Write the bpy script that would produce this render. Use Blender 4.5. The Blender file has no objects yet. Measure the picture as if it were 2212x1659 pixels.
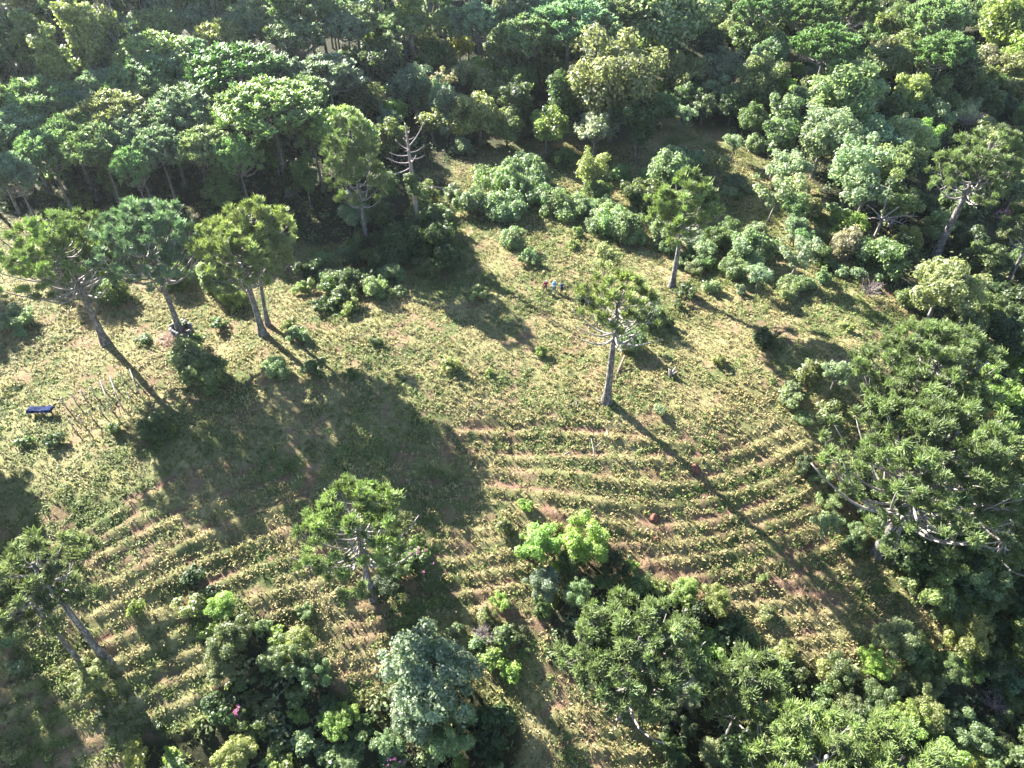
import bpy, math, random
import numpy as np
from mathutils import Vector, Matrix

C = bpy.context.scene.collection
SC = bpy.context.scene

# ------------------------------------------------------------------ camera, light, exposure
CAM_H, PITCH, FPX, W0, H0 = 55.0, math.radians(42.0), 1580.0, 2212.0, 1659.0
cam_d = bpy.data.cameras.new('camera'); cam = bpy.data.objects.new('camera', cam_d); C.objects.link(cam)
cam.location = (0, 0, CAM_H); cam.rotation_euler = (math.pi / 2 - PITCH, 0, 0)
cam_d.sensor_width = 36.0; cam_d.lens = 36.0 * FPX / W0; cam_d.clip_start = 0.5; cam_d.clip_end = 2000
SC.camera = cam

SUN_EL, SUN_DIR = math.radians(31), (-0.715, 0.699)          # horizontal direction towards the sun
wd = bpy.data.worlds.new('World'); SC.world = wd; wd.use_nodes = True
nt = wd.node_tree; nt.nodes.clear()
sky = nt.nodes.new('ShaderNodeTexSky'); sky.sky_type = 'NISHITA'; sky.sun_disc = False
sky.sun_elevation = SUN_EL; sky.sun_rotation = math.atan2(SUN_DIR[0], SUN_DIR[1])
sky.altitude = 1600; sky.air_density = 1.0; sky.dust_density = 1.0
bg = nt.nodes.new('ShaderNodeBackground'); bg.inputs[1].default_value = 0.062
wo = nt.nodes.new('ShaderNodeOutputWorld')
nt.links.new(sky.outputs[0], bg.inputs[0]); nt.links.new(bg.outputs[0], wo.inputs[0])
sl = bpy.data.lights.new('sun', 'SUN'); sun = bpy.data.objects.new('sun', sl); C.objects.link(sun)
sl.energy = 5.0; sl.angle = math.radians(0.53); sl.color = (1.0, 0.955, 0.88)
to_sun = Vector((SUN_DIR[0] * math.cos(SUN_EL), SUN_DIR[1] * math.cos(SUN_EL), math.sin(SUN_EL)))
sun.rotation_euler = to_sun.to_track_quat('Z', 'Y').to_euler(); sun.location = to_sun * 300
SC.view_settings.view_transform = 'Standard'; SC.view_settings.look = 'None'
SC.view_settings.exposure = 3.3; SC.view_settings.gamma = 1.0; SC.view_settings.use_curve_mapping = False
SC.render.engine = 'CYCLES'
SC.cycles.max_bounces = 7; SC.cycles.diffuse_bounces = 5; SC.cycles.transmission_bounces = 5; SC.cycles.glossy_bounces = 1

# ------------------------------------------------------------------ mapping between photograph and ground
CP, SP = math.cos(PITCH), math.sin(PITCH)
def ray(px, py):
    dx = (px - W0 / 2) / FPX; dy = (H0 / 2 - py) / FPX
    return np.array([dx, CP + dy * SP, -SP + dy * CP])
def project(x, y, z):
    r = np.asarray(z) - CAM_H
    dep = CP * y - SP * r; up = SP * y + CP * r
    return W0 / 2 + FPX * x / dep, H0 / 2 - FPX * up / dep, dep

def sstep(a, b, v):
    t = np.clip((v - a) / (b - a), 0, 1); return t * t * (3 - 2 * t)
def hash2(ix, iy, s):
    n = (ix.astype(np.int64) * 374761393 + iy.astype(np.int64) * 668265263 + s * 144665) & 0x7fffffff
    n = ((n ^ (n >> 13)) * 1274126177) & 0x7fffffff
    return ((n ^ (n >> 16)) & 0xffff) / 65535.0
def vnoise(x, y, sc, s=0):
    x = np.asarray(x, float) / sc; y = np.asarray(y, float) / sc
    ix = np.floor(x); iy = np.floor(y); fx = x - ix; fy = y - iy
    fx = fx * fx * (3 - 2 * fx); fy = fy * fy * (3 - 2 * fy)
    a = hash2(ix, iy, s); b = hash2(ix + 1, iy, s); c = hash2(ix, iy + 1, s); d = hash2(ix + 1, iy + 1, s)
    return (a * (1 - fx) + b * fx) * (1 - fy) + (c * (1 - fx) + d * fx) * fy

def base_h(x, y):
    """The lie of the land: a shoulder, terraced towards the viewer, a wooded rise behind, valleys beyond and to the right."""
    x = np.asarray(x, float); y = np.asarray(y, float)
    h = -0.34 * np.logaddexp(0, (59 - y) / 4) * 4 - 0.06 * np.maximum(x - 8, 0) * sstep(66, 46, y) + 0.13 * np.maximum(-x - 4, 0) * sstep(64, 34, y) + 0.06 * np.logaddexp(0, (y - 84) / 6) * 6 + 0.10 * np.logaddexp(0, (y - 122) / 6) * 6
    crest = 181 + 0.42 * np.minimum(x + 45, 0)
    over = np.maximum(y - crest, 0)
    h = h - 0.62 * np.minimum(over, 45) - 0.15 * over * (over < 45)
    h = h + 0.6 * np.maximum(y - crest - 40, 0)
    v = np.maximum(x - 40 - 0.25 * np.maximum(y - 60, 0), 0)
    h = h - 0.22 * v + 0.40 * np.maximum(v - 32, 0)
    h = h - 0.05 * np.maximum(-x - 60, 0)
    h = np.minimum(h, 75)
    return h + 0.9 * (vnoise(x, y, 17, 1) - .5) + 0.5 * (vnoise(x, y, 6, 2) - .5)

def hit(px, py, off=0.0):
    """Where the sight line through a photograph point comes down to a height above the land."""
    d = ray(px, py); t = 30.0; step = 1.0
    while t < 500:
        p = d * t
        if CAM_H + p[2] - off <= float(base_h(p[0], p[1])): break
        t += step
    lo, hi = t - step, t
    for _ in range(18):
        m = (lo + hi) / 2; p = d * m
        if CAM_H + p[2] - off <= float(base_h(p[0], p[1])): hi = m
        else: lo = m
    p = d * hi
    return p[0], p[1], float(base_h(p[0], p[1]))

# terrace banks and bare earth tracks, as lines on the ground
TERR = [[(960,942),(1100,932),(1300,946),(1480,962)],
 [(930,992),(1100,987),(1250,997),(1400,992),(1500,1004),(1600,987),(1690,938)],
 [(870,985),(1010,1012),(1150,1022),(1300,1037),(1420,1057),(1520,1050),(1620,1022),(1750,960)],
 [(880,1048),(1000,1057),(1150,1067),(1270,1087),(1400,1099),(1520,1090),(1650,1056),(1775,1000)],
 [(850,1075),(1020,1082),(1180,1102),(1300,1137),(1430,1147),(1560,1132),(1700,1086),(1800,1030)],
 [(1300,1180),(1420,1181),(1560,1168),(1700,1130),(1815,1070)],
 [(1400,1220),(1560,1201),(1700,1166),(1835,1115)],
 [(1480,1252),(1600,1237),(1740,1206),(1855,1165)],
 [(1540,1282),(1680,1266),(1800,1241),(1885,1210)],
 [(1580,1312),(1700,1301),(1830,1276),(1925,1245)],
 [(1640,1347),(1750,1336),(1850,1312),(1965,1288)],
 [(1700,1391),(1800,1381),(1900,1366),(1995,1338)],
 [(1700,1420),(1880,1411),(1980,1390)],
 [(110,1190),(250,1112),(370,1050),(470,1005)],
 [(150,1240),(300,1162),(420,1102),(560,1060),(650,1040)],
 [(185,1290),(300,1232),(430,1162),(560,1112),(650,1088)],
 [(210,1330),(400,1232),(520,1182),(660,1138)],
 [(330,1330),(480,1262),(600,1215),(700,1180)],
 [(545,1298),(650,1266),(760,1238),(930,1216),(1100,1196),(1190,1180)],
 [(585,1334),(700,1292),(800,1267),(930,1252),(1140,1226)],
 [(700,1326),(830,1306),(960,1288),(1130,1268)],
 [(690,1362),(830,1342),(1000,1322),(1100,1310)],
 [(685,1402),(800,1383),(920,1366)],[(690,1436),(830,1410),(940,1395)],[(700,1485),(830,1444),(930,1425)],
 [(920,1112),(1060,1112),(1150,1120)],[(930,1150),(1060,1142),(1150,1140)],[(930,1178),(1060,1172),(1150,1164)],
 [(0,1500),(170,1432),(300,1360),(400,1320)],[(0,1545),(180,1470),(330,1398),(430,1350)],[(0,1590),(160,1520),(350,1436),(480,1385)],
 [(20,1632),(200,1552),(360,1480),(500,1420)],[(120,1640),(280,1572),(420,1510),(520,1460)],[(260,1640),(400,1580),(520,1520)],
 [(1225,1582),(1340,1572),(1420,1590),(1500,1604)],[(1235,1614),(1350,1626),(1460,1626)],[(1200,1545),(1330,1540),(1440,1552)]]
TRACK = [[(1180,1102),(1240,1140),(1300,1178),(1400,1222),(1520,1256)],[(1090,1318),(1150,1345),(1215,1372)],
 [(1380,1120),(1440,1142)],[(1880,610),(1950,655),(2005,695)],[(1640,1240),(1800,1300)],[(640,1440),(700,1500)]]
SOILP = [(215,960,45),(455,1010,20),(1630,830,40),(1475,700,45),(1690,560,30),(760,560,40),(690,600,30),(400,640,35),
         (700,690,30),(1500,640,45),(1280,500,30),(940,650,22),(1420,1140,25),(1180,1640,30),(1290,1640,40),(1210,480,40),(1330,530,40),(720,770,30),(1270,860,20),(1560,700,30)]
def world_line(l, step=0.8):
    pts = [np.array(hit(*p)[:2]) for p in l]
    out = []
    for a, b in zip(pts[:-1], pts[1:]):
        n = max(1, int(np.linalg.norm(b - a) / step))
        out += [a + (b - a) * i / n for i in range(n)]
    return np.array(out + [pts[-1]])
def smooth_line(l):
    w = world_line(l)
    for h in (7, 5, 3):
        if len(w) > 4 * h:
            k = np.hanning(2 * h + 3)[1:-1]; k /= k.sum(); p = np.concatenate([2 * w[:1] - w[h:0:-1], w, 2 * w[-1:] - w[-2:-h - 2:-1]])
            w = np.stack([np.convolve(p[:, i], k, 'valid') for i in (0, 1)], 1)
    return w
TERRW = np.concatenate([smooth_line(l) for l in TERR]); TRACKW = np.concatenate([smooth_line(l) for l in TRACK])
GX0, GY0, GC = -70.0, 5.0, 0.25
GNX, GNY = int(150 / GC), int(110 / GC)
def splat(pts, reach):
    """Distance to the nearest line point and which side of it (signed along y), on a fine grid."""
    D = np.full((GNY, GNX), 9.0); S = np.zeros((GNY, GNX)); r = int(reach / GC)
    oy, ox = np.mgrid[-r:r + 1, -r:r + 1]
    for x, y in pts:
        i = int((x - GX0) / GC); j = int((y - GY0) / GC)
        if i < r or j < r or i >= GNX - r - 1 or j >= GNY - r - 1: continue
        gx = GX0 + (i + ox) * GC - x; gy = GY0 + (j + oy) * GC - y
        d = np.hypot(gx, gy); sl = (slice(j - r, j + r + 1), slice(i - r, i + r + 1))
        m = d < D[sl]; D[sl] = np.where(m, d, D[sl]); S[sl] = np.where(m, gy, S[sl])
    return D, S
TD, TS = splat(TERRW, 2.2); KD, _ = splat(TRACKW, 2.2)
def grid_at(G, x, y, out):
    fi = (x - GX0) / GC; fj = (y - GY0) / GC
    i = np.clip(np.floor(fi).astype(int), 0, GNX - 2); j = np.clip(np.floor(fj).astype(int), 0, GNY - 2)
    a = np.clip(fi - i, 0, 1); b = np.clip(fj - j, 0, 1)
    v = (G[j, i] * (1 - a) + G[j, i + 1] * a) * (1 - b) + (G[j + 1, i] * (1 - a) + G[j + 1, i + 1] * a) * b
    return np.where((fi < 0) | (fj < 0) | (fi > GNX - 2) | (fj > GNY - 2), out, v)
SOILW = [(*hit(px, py)[:2], r * 0.05) for px, py, r in SOILP]
def terrace(x, y):
    d = grid_at(TD, x, y, 9.0); s = grid_at(TS, x, y, 0.0)
    ridge = np.exp(-((d) / 0.36) ** 2) * 0.22
    sg = np.sign(s) * d
    furrow = np.exp(-((sg - 0.95) / 0.4) ** 2) * 0.2
    drop = -np.exp(-((sg + 0.9) / 0.5) ** 2) * 0.16
    gap = 0.6 + .7 * vnoise(x, y, 4.2, 9)
    return (ridge - furrow + drop) * gap, d, sg
def soil(x, y):
    _, d, sg = terrace(x, y); n = vnoise(x, y, 1.1, 21) * .6 + vnoise(x, y, 4.0, 22) * .6
    m = np.exp(-((sg - 0.9) / 0.4) ** 2) * sstep(.5, .85, n)
    m = np.maximum(m, .6 * sstep(.62, .8, vnoise(x, y, 2.3, 61) * .6 + vnoise(x, y, .7, 62) * .45))
    k = grid_at(KD, x, y, 9.0)
    m = np.maximum(m, np.exp(-(k / 0.75) ** 2) * sstep(.2, .5, n))
    for sx, sy, r in SOILW:
        q = np.hypot(x - sx, (y - sy))
        m = np.maximum(m, sstep(r * 1.2, r * 0.2, q + r * 1.8 * (n - .5)) * .5 * sstep(.35, .65, vnoise(x, y, .55, 23)))
    return np.clip(m, 0, 1)
def ground(x, y):
    x = np.asarray(x, float); y = np.asarray(y, float)
    t, _, _ = terrace(x, y)
    return base_h(x, y) + t + 0.16 * (vnoise(x, y, 1.3, 5) - .5) + 0.22 * (vnoise(x, y, 2.9, 6) - .5)

# ------------------------------------------------------------------ mesh helpers
def mesh(name, V, F, mats=(), smooth=False, mi=None):
    """A mesh from arrays: V (n,3), F a list of (m,k) index arrays."""
    me = bpy.data.meshes.new(name); V = np.asarray(V, np.float32)
    F = [np.asarray(f, np.int32) for f in (F if isinstance(F, (list, tuple)) else [F]) if len(f)]
    me.vertices.add(len(V)); me.vertices.foreach_set('co', V.ravel())
    nl = sum(f.size for f in F); npoly = sum(len(f) for f in F)
    me.loops.add(nl); me.polygons.add(npoly)
    me.loops.foreach_set('vertex_index', np.concatenate([f.ravel() for f in F]))
    tot = np.concatenate([np.full(len(f), f.shape[1], np.int32) for f in F])
    st = np.concatenate([[0], np.cumsum(tot)[:-1]]).astype(np.int32)
    me.polygons.foreach_set('loop_start', st)
    if smooth: me.polygons.foreach_set('use_smooth', np.ones(npoly, bool))
    for m in mats: me.materials.append(m)
    if mi is not None: me.polygons.foreach_set('material_index', np.asarray(mi, np.int32))
    me.update(); me.validate(clean_customdata=False)
    return me
def ob(name, me, parent=None, loc=(0, 0, 0), rot=(0, 0, 0), sc=1.0, col=None):
    o = bpy.data.objects.new(name, me); C.objects.link(o)
    if parent is not None: o.parent = parent
    o.location = loc; o.rotation_euler = rot; o.scale = (sc, sc, sc) if np.isscalar(sc) else sc
    if col is not None: o.color = (*col[:3], 1)
    return o
def thing(name, loc, label='', cat='', group=None, rotz=0.0):
    o = ob(name, None, None, loc, (0, 0, rotz)); tag(o, label, cat, group); return o
def tag(o, label, cat, group=None, kind=None):
    if label: o['label'] = label
    if cat: o['category'] = cat
    if group: o['group'] = group
    if kind: o['kind'] = kind
    return o
class MB:
    """Collects pieces into one mesh."""
    def __init__(s): s.V = []; s.F = []; s.n = 0
    def add(s, V, F):
        V = np.asarray(V, float)
        for f in (F if isinstance(F, list) else [F]): s.F.append(np.asarray(f) + s.n)
        s.V.append(V); s.n += len(V)
    def tube(s, P, R, sides=6, cap=True):
        P = np.asarray(P, float); n = len(P); R = np.broadcast_to(R, (n,))
        T = np.gradient(P, axis=0); T /= np.linalg.norm(T, axis=1)[:, None] + 1e-9
        ref = np.array([0, 0, 1.0]) if abs(T[0, 2]) < .9 else np.array([1.0, 0, 0])
        U = np.cross(T, ref); U /= np.linalg.norm(U, axis=1)[:, None] + 1e-9
        B = np.cross(T, U); a = np.arange(sides) * 2 * np.pi / sides
        V = P[:, None] + R[:, None, None] * (np.cos(a)[None, :, None] * U[:, None] + np.sin(a)[None, :, None] * B[:, None])
        i = np.arange(sides); j = (i + 1) % sides
        F = np.concatenate([np.stack([k * sides + i, k * sides + j, (k + 1) * sides + j, (k + 1) * sides + i], 1) for k in range(n - 1)])
        V = V.reshape(-1, 3); Fs = [F]
        if cap:
            V = np.concatenate([V, P[-1:]]); c = len(V) - 1
            Fs.append(np.stack([(n - 1) * sides + i, (n - 1) * sides + j, np.full(sides, c)], 1))
        s.add(V, Fs)
    def box(s, c, d, rz=0.0):
        q = np.array([[x, y, z] for x in (-.5, .5) for y in (-.5, .5) for z in (-.5, .5)]) * np.asarray(d)
        ca, sa = math.cos(rz), math.sin(rz); q = np.stack([q[:, 0] * ca - q[:, 1] * sa, q[:, 0] * sa + q[:, 1] * ca, q[:, 2]], 1)
        s.add(q + np.asarray(c), np.array([[0, 1, 3, 2], [4, 6, 7, 5], [0, 4, 5, 1], [2, 3, 7, 6], [0, 2, 6, 4], [1, 5, 7, 3]]))
    def build(s, name, mats=(), smooth=False):
        by = {}
        for f in s.F: by.setdefault(f.shape[1], []).append(f)
        return mesh(name, np.concatenate(s.V), [np.concatenate(v) for v in by.values()], mats, smooth)
def unit(n, rng):
    v = rng.normal(size=(n, 3)); return v / np.linalg.norm(v, axis=1)[:, None]
def leaf_quads(P, N, a, b, rng):
    """Rhombic leaves at P facing N: half length a, half width b."""
    n = len(P); N = N / (np.linalg.norm(N, axis=1)[:, None] + 1e-9)
    T = np.cross(N, unit(n, rng)); T /= np.linalg.norm(T, axis=1)[:, None] + 1e-9; S = np.cross(N, T)
    a = np.broadcast_to(a, (n,))[:, None]; b = np.broadcast_to(b, (n,))[:, None]
    V = np.stack([P - T * a, P + S * b + N * a * .12, P + T * a, P - S * b + N * a * .12], 1).reshape(-1, 3)
    return V, np.arange(4 * n).reshape(n, 4)

# ------------------------------------------------------------------ materials
def newmat(name):
    m = bpy.data.materials.new(name); m.use_nodes = True; n = m.node_tree; n.nodes.clear(); return m, n
def N(n, t, **k):
    o = n.nodes.new(t)
    for a, v in k.items(): setattr(o, a, v)
    return o
def leafmat(name, col=None, transl=0.32, spec=0.25, rough=0.55, vary=0.45, warm=(1.08, 1.03, .86)):
    m, n = newmat(name); L = n.links.new
    geo = N(n, 'ShaderNodeNewGeometry')
    if col is None:
        oi = N(n, 'ShaderNodeObjectInfo'); src = oi.outputs['Color']
    elif isinstance(col, str):
        at = N(n, 'ShaderNodeAttribute', attribute_name=col); src = at.outputs['Color']
    else:
        rgb = N(n, 'ShaderNodeRGB'); rgb.outputs[0].default_value = (*col, 1); src = rgb.outputs[0]
    mr = N(n, 'ShaderNodeMapRange'); mr.inputs['To Min'].default_value = 1 - vary; mr.inputs['To Max'].default_value = 1 + vary
    L(geo.outputs['Random Per Island'], mr.inputs['Value'])
    tc = N(n, 'ShaderNodeTexCoord'); nz = N(n, 'ShaderNodeTexNoise'); nz.inputs['Scale'].default_value = .9; nz.inputs['Detail'].default_value = 3; L(tc.outputs['Object'], nz.inputs['Vector'])
    m2 = N(n, 'ShaderNodeMapRange'); m2.inputs['From Min'].default_value = .3; m2.inputs['From Max'].default_value = .7; m2.inputs['To Min'].default_value = .72; m2.inputs['To Max'].default_value = 1.3
    L(nz.outputs['Fac'], m2.inputs['Value']); mm = N(n, 'ShaderNodeMath', operation='MULTIPLY'); L(m2.outputs[0], mm.inputs[0]); L(mr.outputs[0], mm.inputs[1])
    mul = N(n, 'ShaderNodeVectorMath', operation='SCALE'); L(src, mul.inputs[0]); L(mm.outputs[0], mul.inputs['Scale'])
    wm = N(n, 'ShaderNodeVectorMath', operation='MULTIPLY'); L(mul.outputs[0], wm.inputs[0]); wm.inputs[1].default_value = warm
    mx = N(n, 'ShaderNodeMix', data_type='VECTOR')
    w2 = N(n, 'ShaderNodeMath', operation='FRACT'); w3 = N(n, 'ShaderNodeMath', operation='MULTIPLY'); w3.inputs[1].default_value = 17.31
    L(geo.outputs['Random Per Island'], w3.inputs[0]); L(w3.outputs[0], w2.inputs[0])
    L(w2.outputs[0], mx.inputs['Factor']); L(mul.outputs[0], mx.inputs['A']); L(wm.outputs[0], mx.inputs['B'])
    pb = N(n, 'ShaderNodeBsdfPrincipled'); L(mx.outputs['Result'], pb.inputs['Base Color'])
    pb.inputs['Roughness'].default_value = rough; pb.inputs['Specular IOR Level'].default_value = spec
    tr = N(n, 'ShaderNodeBsdfTranslucent')
    tm = N(n, 'ShaderNodeVectorMath', operation='MULTIPLY'); L(mx.outputs['Result'], tm.inputs[0]); tm.inputs[1].default_value = (1.32, 1.4, .95)
    L(tm.outputs[0], tr.inputs['Color'])
    ms = N(n, 'ShaderNodeMixShader'); ms.inputs[0].default_value = transl
    L(pb.outputs[0], ms.inputs[1]); L(tr.outputs[0], ms.inputs[2])
    out = N(n, 'ShaderNodeOutputMaterial'); L(ms.outputs[0], out.inputs[0])
    return m
def noisemat(name, stops, scale=4.0, rough=.85, bump=.4, stretch=(1, 1, 1), detail=6, spec=.2, dist=.05):
    m, n = newmat(name); L = n.links.new
    tc = N(n, 'ShaderNodeTexCoord'); mp = N(n, 'ShaderNodeMapping'); mp.inputs['Scale'].default_value = stretch
    nz = N(n, 'ShaderNodeTexNoise'); nz.inputs['Scale'].default_value = scale; nz.inputs['Detail'].default_value = detail; nz.inputs['Roughness'].default_value = .65
    L(tc.outputs['Object'], mp.inputs[0]); L(mp.outputs[0], nz.inputs['Vector'])
    cr = N(n, 'ShaderNodeValToRGB'); e = cr.color_ramp.elements
    for i, (p, c) in enumerate(stops):
        x = e[i] if i < 2 else e.new(p); x.position = p; x.color = (*c, 1)
    L(nz.outputs['Fac'], cr.inputs[0])
    pb = N(n, 'ShaderNodeBsdfPrincipled'); L(cr.outputs[0], pb.inputs['Base Color']); pb.inputs['Roughness'].default_value = rough
    pb.inputs['Specular IOR Level'].default_value = spec
    bp = N(n, 'ShaderNodeBump'); bp.inputs['Strength'].default_value = bump; bp.inputs['Distance'].default_value = dist
    L(nz.outputs['Fac'], bp.inputs['Height']); L(bp.outputs[0], pb.inputs['Normal'])
    out = N(n, 'ShaderNodeOutputMaterial'); L(pb.outputs[0], out.inputs[0]); return m
M_LEAF = leafmat('leaf', None, .6, .5, .45, .45)
M_TUFT = leafmat('needle_tuft', None, .58, .5, .45, .38, (1.1, 1.04, .85))
M_GRASS = leafmat('grass_blade', 'Col', .3, .15, .6, .5, (1.08, 1.0, .9))
M_BARK = noisemat('pine_bark', [(.32, (.03, .024, .02)), (.5, (.09, .078, .07)), (.66, (.22, .215, .20))], 5, .9, .6, (1, 1, .45))
M_BRANCH = noisemat('branch_bark', [(.3, (.11, .09, .075)), (.55, (.21, .19, .17)), (.75, (.34, .32, .30))], 3, .85, .3)
M_TRUNK = noisemat('pale_bark', [(.3, (.06, .05, .04)), (.5, (.12, .11, .095)), (.7, (.23, .215, .195))], 4, .88, .5, (1, 1, .4))
M_DEAD = noisemat('dead_wood', [(.3, (.08, .062, .05)), (.6, (.19, .16, .135))], 6, .9, .4)
M_TWIG = noisemat('bare_twig', [(.3, (.13, .10, .095)), (.6, (.25, .21, .20))], 6, .9, .2)
M_SOIL = noisemat('red_soil', [(.3, (.06, .026, .02)), (.55, (.13, .058, .042)), (.75, (.21, .11, .08))], 6, .95, .8)
def groundmat():
    m, n = newmat('ground'); L = n.links.new
    geo = N(n, 'ShaderNodeNewGeometry')
    def noise(s, d=5, r=.6):
        z = N(n, 'ShaderNodeTexNoise'); z.inputs['Scale'].default_value = s; z.inputs['Detail'].default_value = d; z.inputs['Roughness'].default_value = r
        L(geo.outputs['Position'], z.inputs['Vector']); return z.outputs['Fac']
    def ramp(f, st):
        c = N(n, 'ShaderNodeValToRGB'); e = c.color_ramp.elements
        for i, (p, q) in enumerate(st):
            x = e[i] if i < 2 else e.new(p); x.position = p; x.color = (*q, 1)
        L(f, c.inputs[0]); return c.outputs[0]
    dry = ramp(noise(1.9, 6, .7), [(.3, (.06, .058, .022)), (.5, (.14, .125, .056)), (.7, (.215, .19, .095))])
    grn = ramp(noise(2.6, 6, .7), [(.3, (.02, .03, .01)), (.55, (.06, .078, .025)), (.75, (.11, .12, .042))])
    sel = ramp(noise(.17, 4, .6), [(.42, (0, 0, 0)), (.6, (1, 1, 1))])
    mx = N(n, 'ShaderNodeMix', data_type='RGBA'); L(sel, mx.inputs['Factor']); L(dry, mx.inputs['A']); L(grn, mx.inputs['B'])
    so = ramp(noise(3.3, 5, .7), [(.3, (.06, .03, .02)), (.55, (.145, .082, .058)), (.75, (.23, .15, .115))])
    at = N(n, 'ShaderNodeAttribute', attribute_name='Soil')
    m2 = N(n, 'ShaderNodeMix', data_type='RGBA'); L(at.outputs['Fac'], m2.inputs['Factor']); L(mx.outputs['Result'], m2.inputs['A']); L(so, m2.inputs['B'])
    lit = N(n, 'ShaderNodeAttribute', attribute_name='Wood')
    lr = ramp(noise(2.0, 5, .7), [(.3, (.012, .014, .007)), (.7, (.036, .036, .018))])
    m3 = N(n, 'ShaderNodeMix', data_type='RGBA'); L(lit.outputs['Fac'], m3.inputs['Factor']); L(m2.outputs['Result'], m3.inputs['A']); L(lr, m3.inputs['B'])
    pb = N(n, 'ShaderNodeBsdfPrincipled'); pb.inputs['Roughness'].default_value = .95; pb.inputs['Specular IOR Level'].default_value = .1
    L(m3.outputs['Result'], pb.inputs['Base Color'])
    bp = N(n, 'ShaderNodeBump'); bp.inputs['Strength'].default_value = .8; bp.inputs['Distance'].default_value = .12
    L(noise(4.5, 6, .7), bp.inputs['Height']); L(bp.outputs[0], pb.inputs['Normal'])
    out = N(n, 'ShaderNodeOutputMaterial'); L(pb.outputs[0], out.inputs[0]); return m
M_GROUND = groundmat()
def plain(name, col, rough=.7, spec=.3):
    return noisemat(name, [(.3, tuple(c * .8 for c in col)), (.7, tuple(min(1, c * 1.12) for c in col))], 9, rough, .15, spec=spec, dist=.01)

# ------------------------------------------------------------------ ground sheet
def inpoly(px, py, poly):
    c = np.zeros(np.shape(px), bool); n = len(poly)
    for i in range(n):
        x1, y1 = poly[i]; x2, y2 = poly[(i + 1) % n]
        k = (y1 > py) != (y2 > py)
        c ^= k & (px < (x2 - x1) * (py - y1) / ((y2 - y1) or 1e-9) + x1)
    return c
# outlines of the woods as ground seen in the photograph (where the woodland floor replaces meadow)
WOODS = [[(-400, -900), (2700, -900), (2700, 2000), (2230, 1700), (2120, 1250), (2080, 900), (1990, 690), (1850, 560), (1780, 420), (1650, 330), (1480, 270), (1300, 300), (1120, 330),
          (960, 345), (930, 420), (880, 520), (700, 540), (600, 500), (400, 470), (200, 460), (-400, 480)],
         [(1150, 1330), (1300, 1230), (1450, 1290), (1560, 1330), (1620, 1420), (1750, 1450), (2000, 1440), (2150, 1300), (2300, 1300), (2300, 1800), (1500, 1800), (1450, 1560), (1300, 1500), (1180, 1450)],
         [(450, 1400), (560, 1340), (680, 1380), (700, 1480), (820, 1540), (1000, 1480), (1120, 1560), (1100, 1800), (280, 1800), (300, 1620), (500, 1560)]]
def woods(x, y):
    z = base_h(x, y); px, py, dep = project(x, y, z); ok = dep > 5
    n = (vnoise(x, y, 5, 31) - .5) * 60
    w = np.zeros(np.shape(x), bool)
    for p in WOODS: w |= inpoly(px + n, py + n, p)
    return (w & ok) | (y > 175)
def axis(a0, a1, fine, lo, hi):
    mid = np.arange(a0, a1 + 1e-6, fine); out = []; s = fine; v = a1
    while v < hi: s *= 1.18; v += s; out.append(v)
    lw = []; s = fine; v = a0
    while v > lo: s *= 1.18; v -= s; lw.append(v)
    return np.concatenate([np.array(lw[::-1]), mid, np.array(out)])
gx = axis(-58, 66, .36, -420, 420); gy = axis(12, 100, .36, -120, 560)
XX, YY = np.meshgrid(gx, gy); ZZ = ground(XX, YY)
V = np.stack([XX, YY, ZZ], 2).reshape(-1, 3); nx = len(gx); ny = len(gy)
ii, jj = np.meshgrid(np.arange(nx - 1), np.arange(ny - 1)); k = (jj * nx + ii).ravel()
me = mesh('terrain', V, np.stack([k, k + 1, k + nx + 1, k + nx], 1), [M_GROUND], True)
a = me.attributes.new('Soil', 'FLOAT', 'POINT'); a.data.foreach_set('value', soil(XX, YY).ravel().astype(np.float32))
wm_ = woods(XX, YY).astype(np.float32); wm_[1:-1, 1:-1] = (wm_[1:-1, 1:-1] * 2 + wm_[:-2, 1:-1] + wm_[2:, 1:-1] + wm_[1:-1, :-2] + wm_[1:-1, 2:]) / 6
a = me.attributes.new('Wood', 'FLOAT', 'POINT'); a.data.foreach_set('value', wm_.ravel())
tag(ob('terrain', me), 'sloping ground with dry grass, terraces and patches of red soil', None, None, 'structure')

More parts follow.
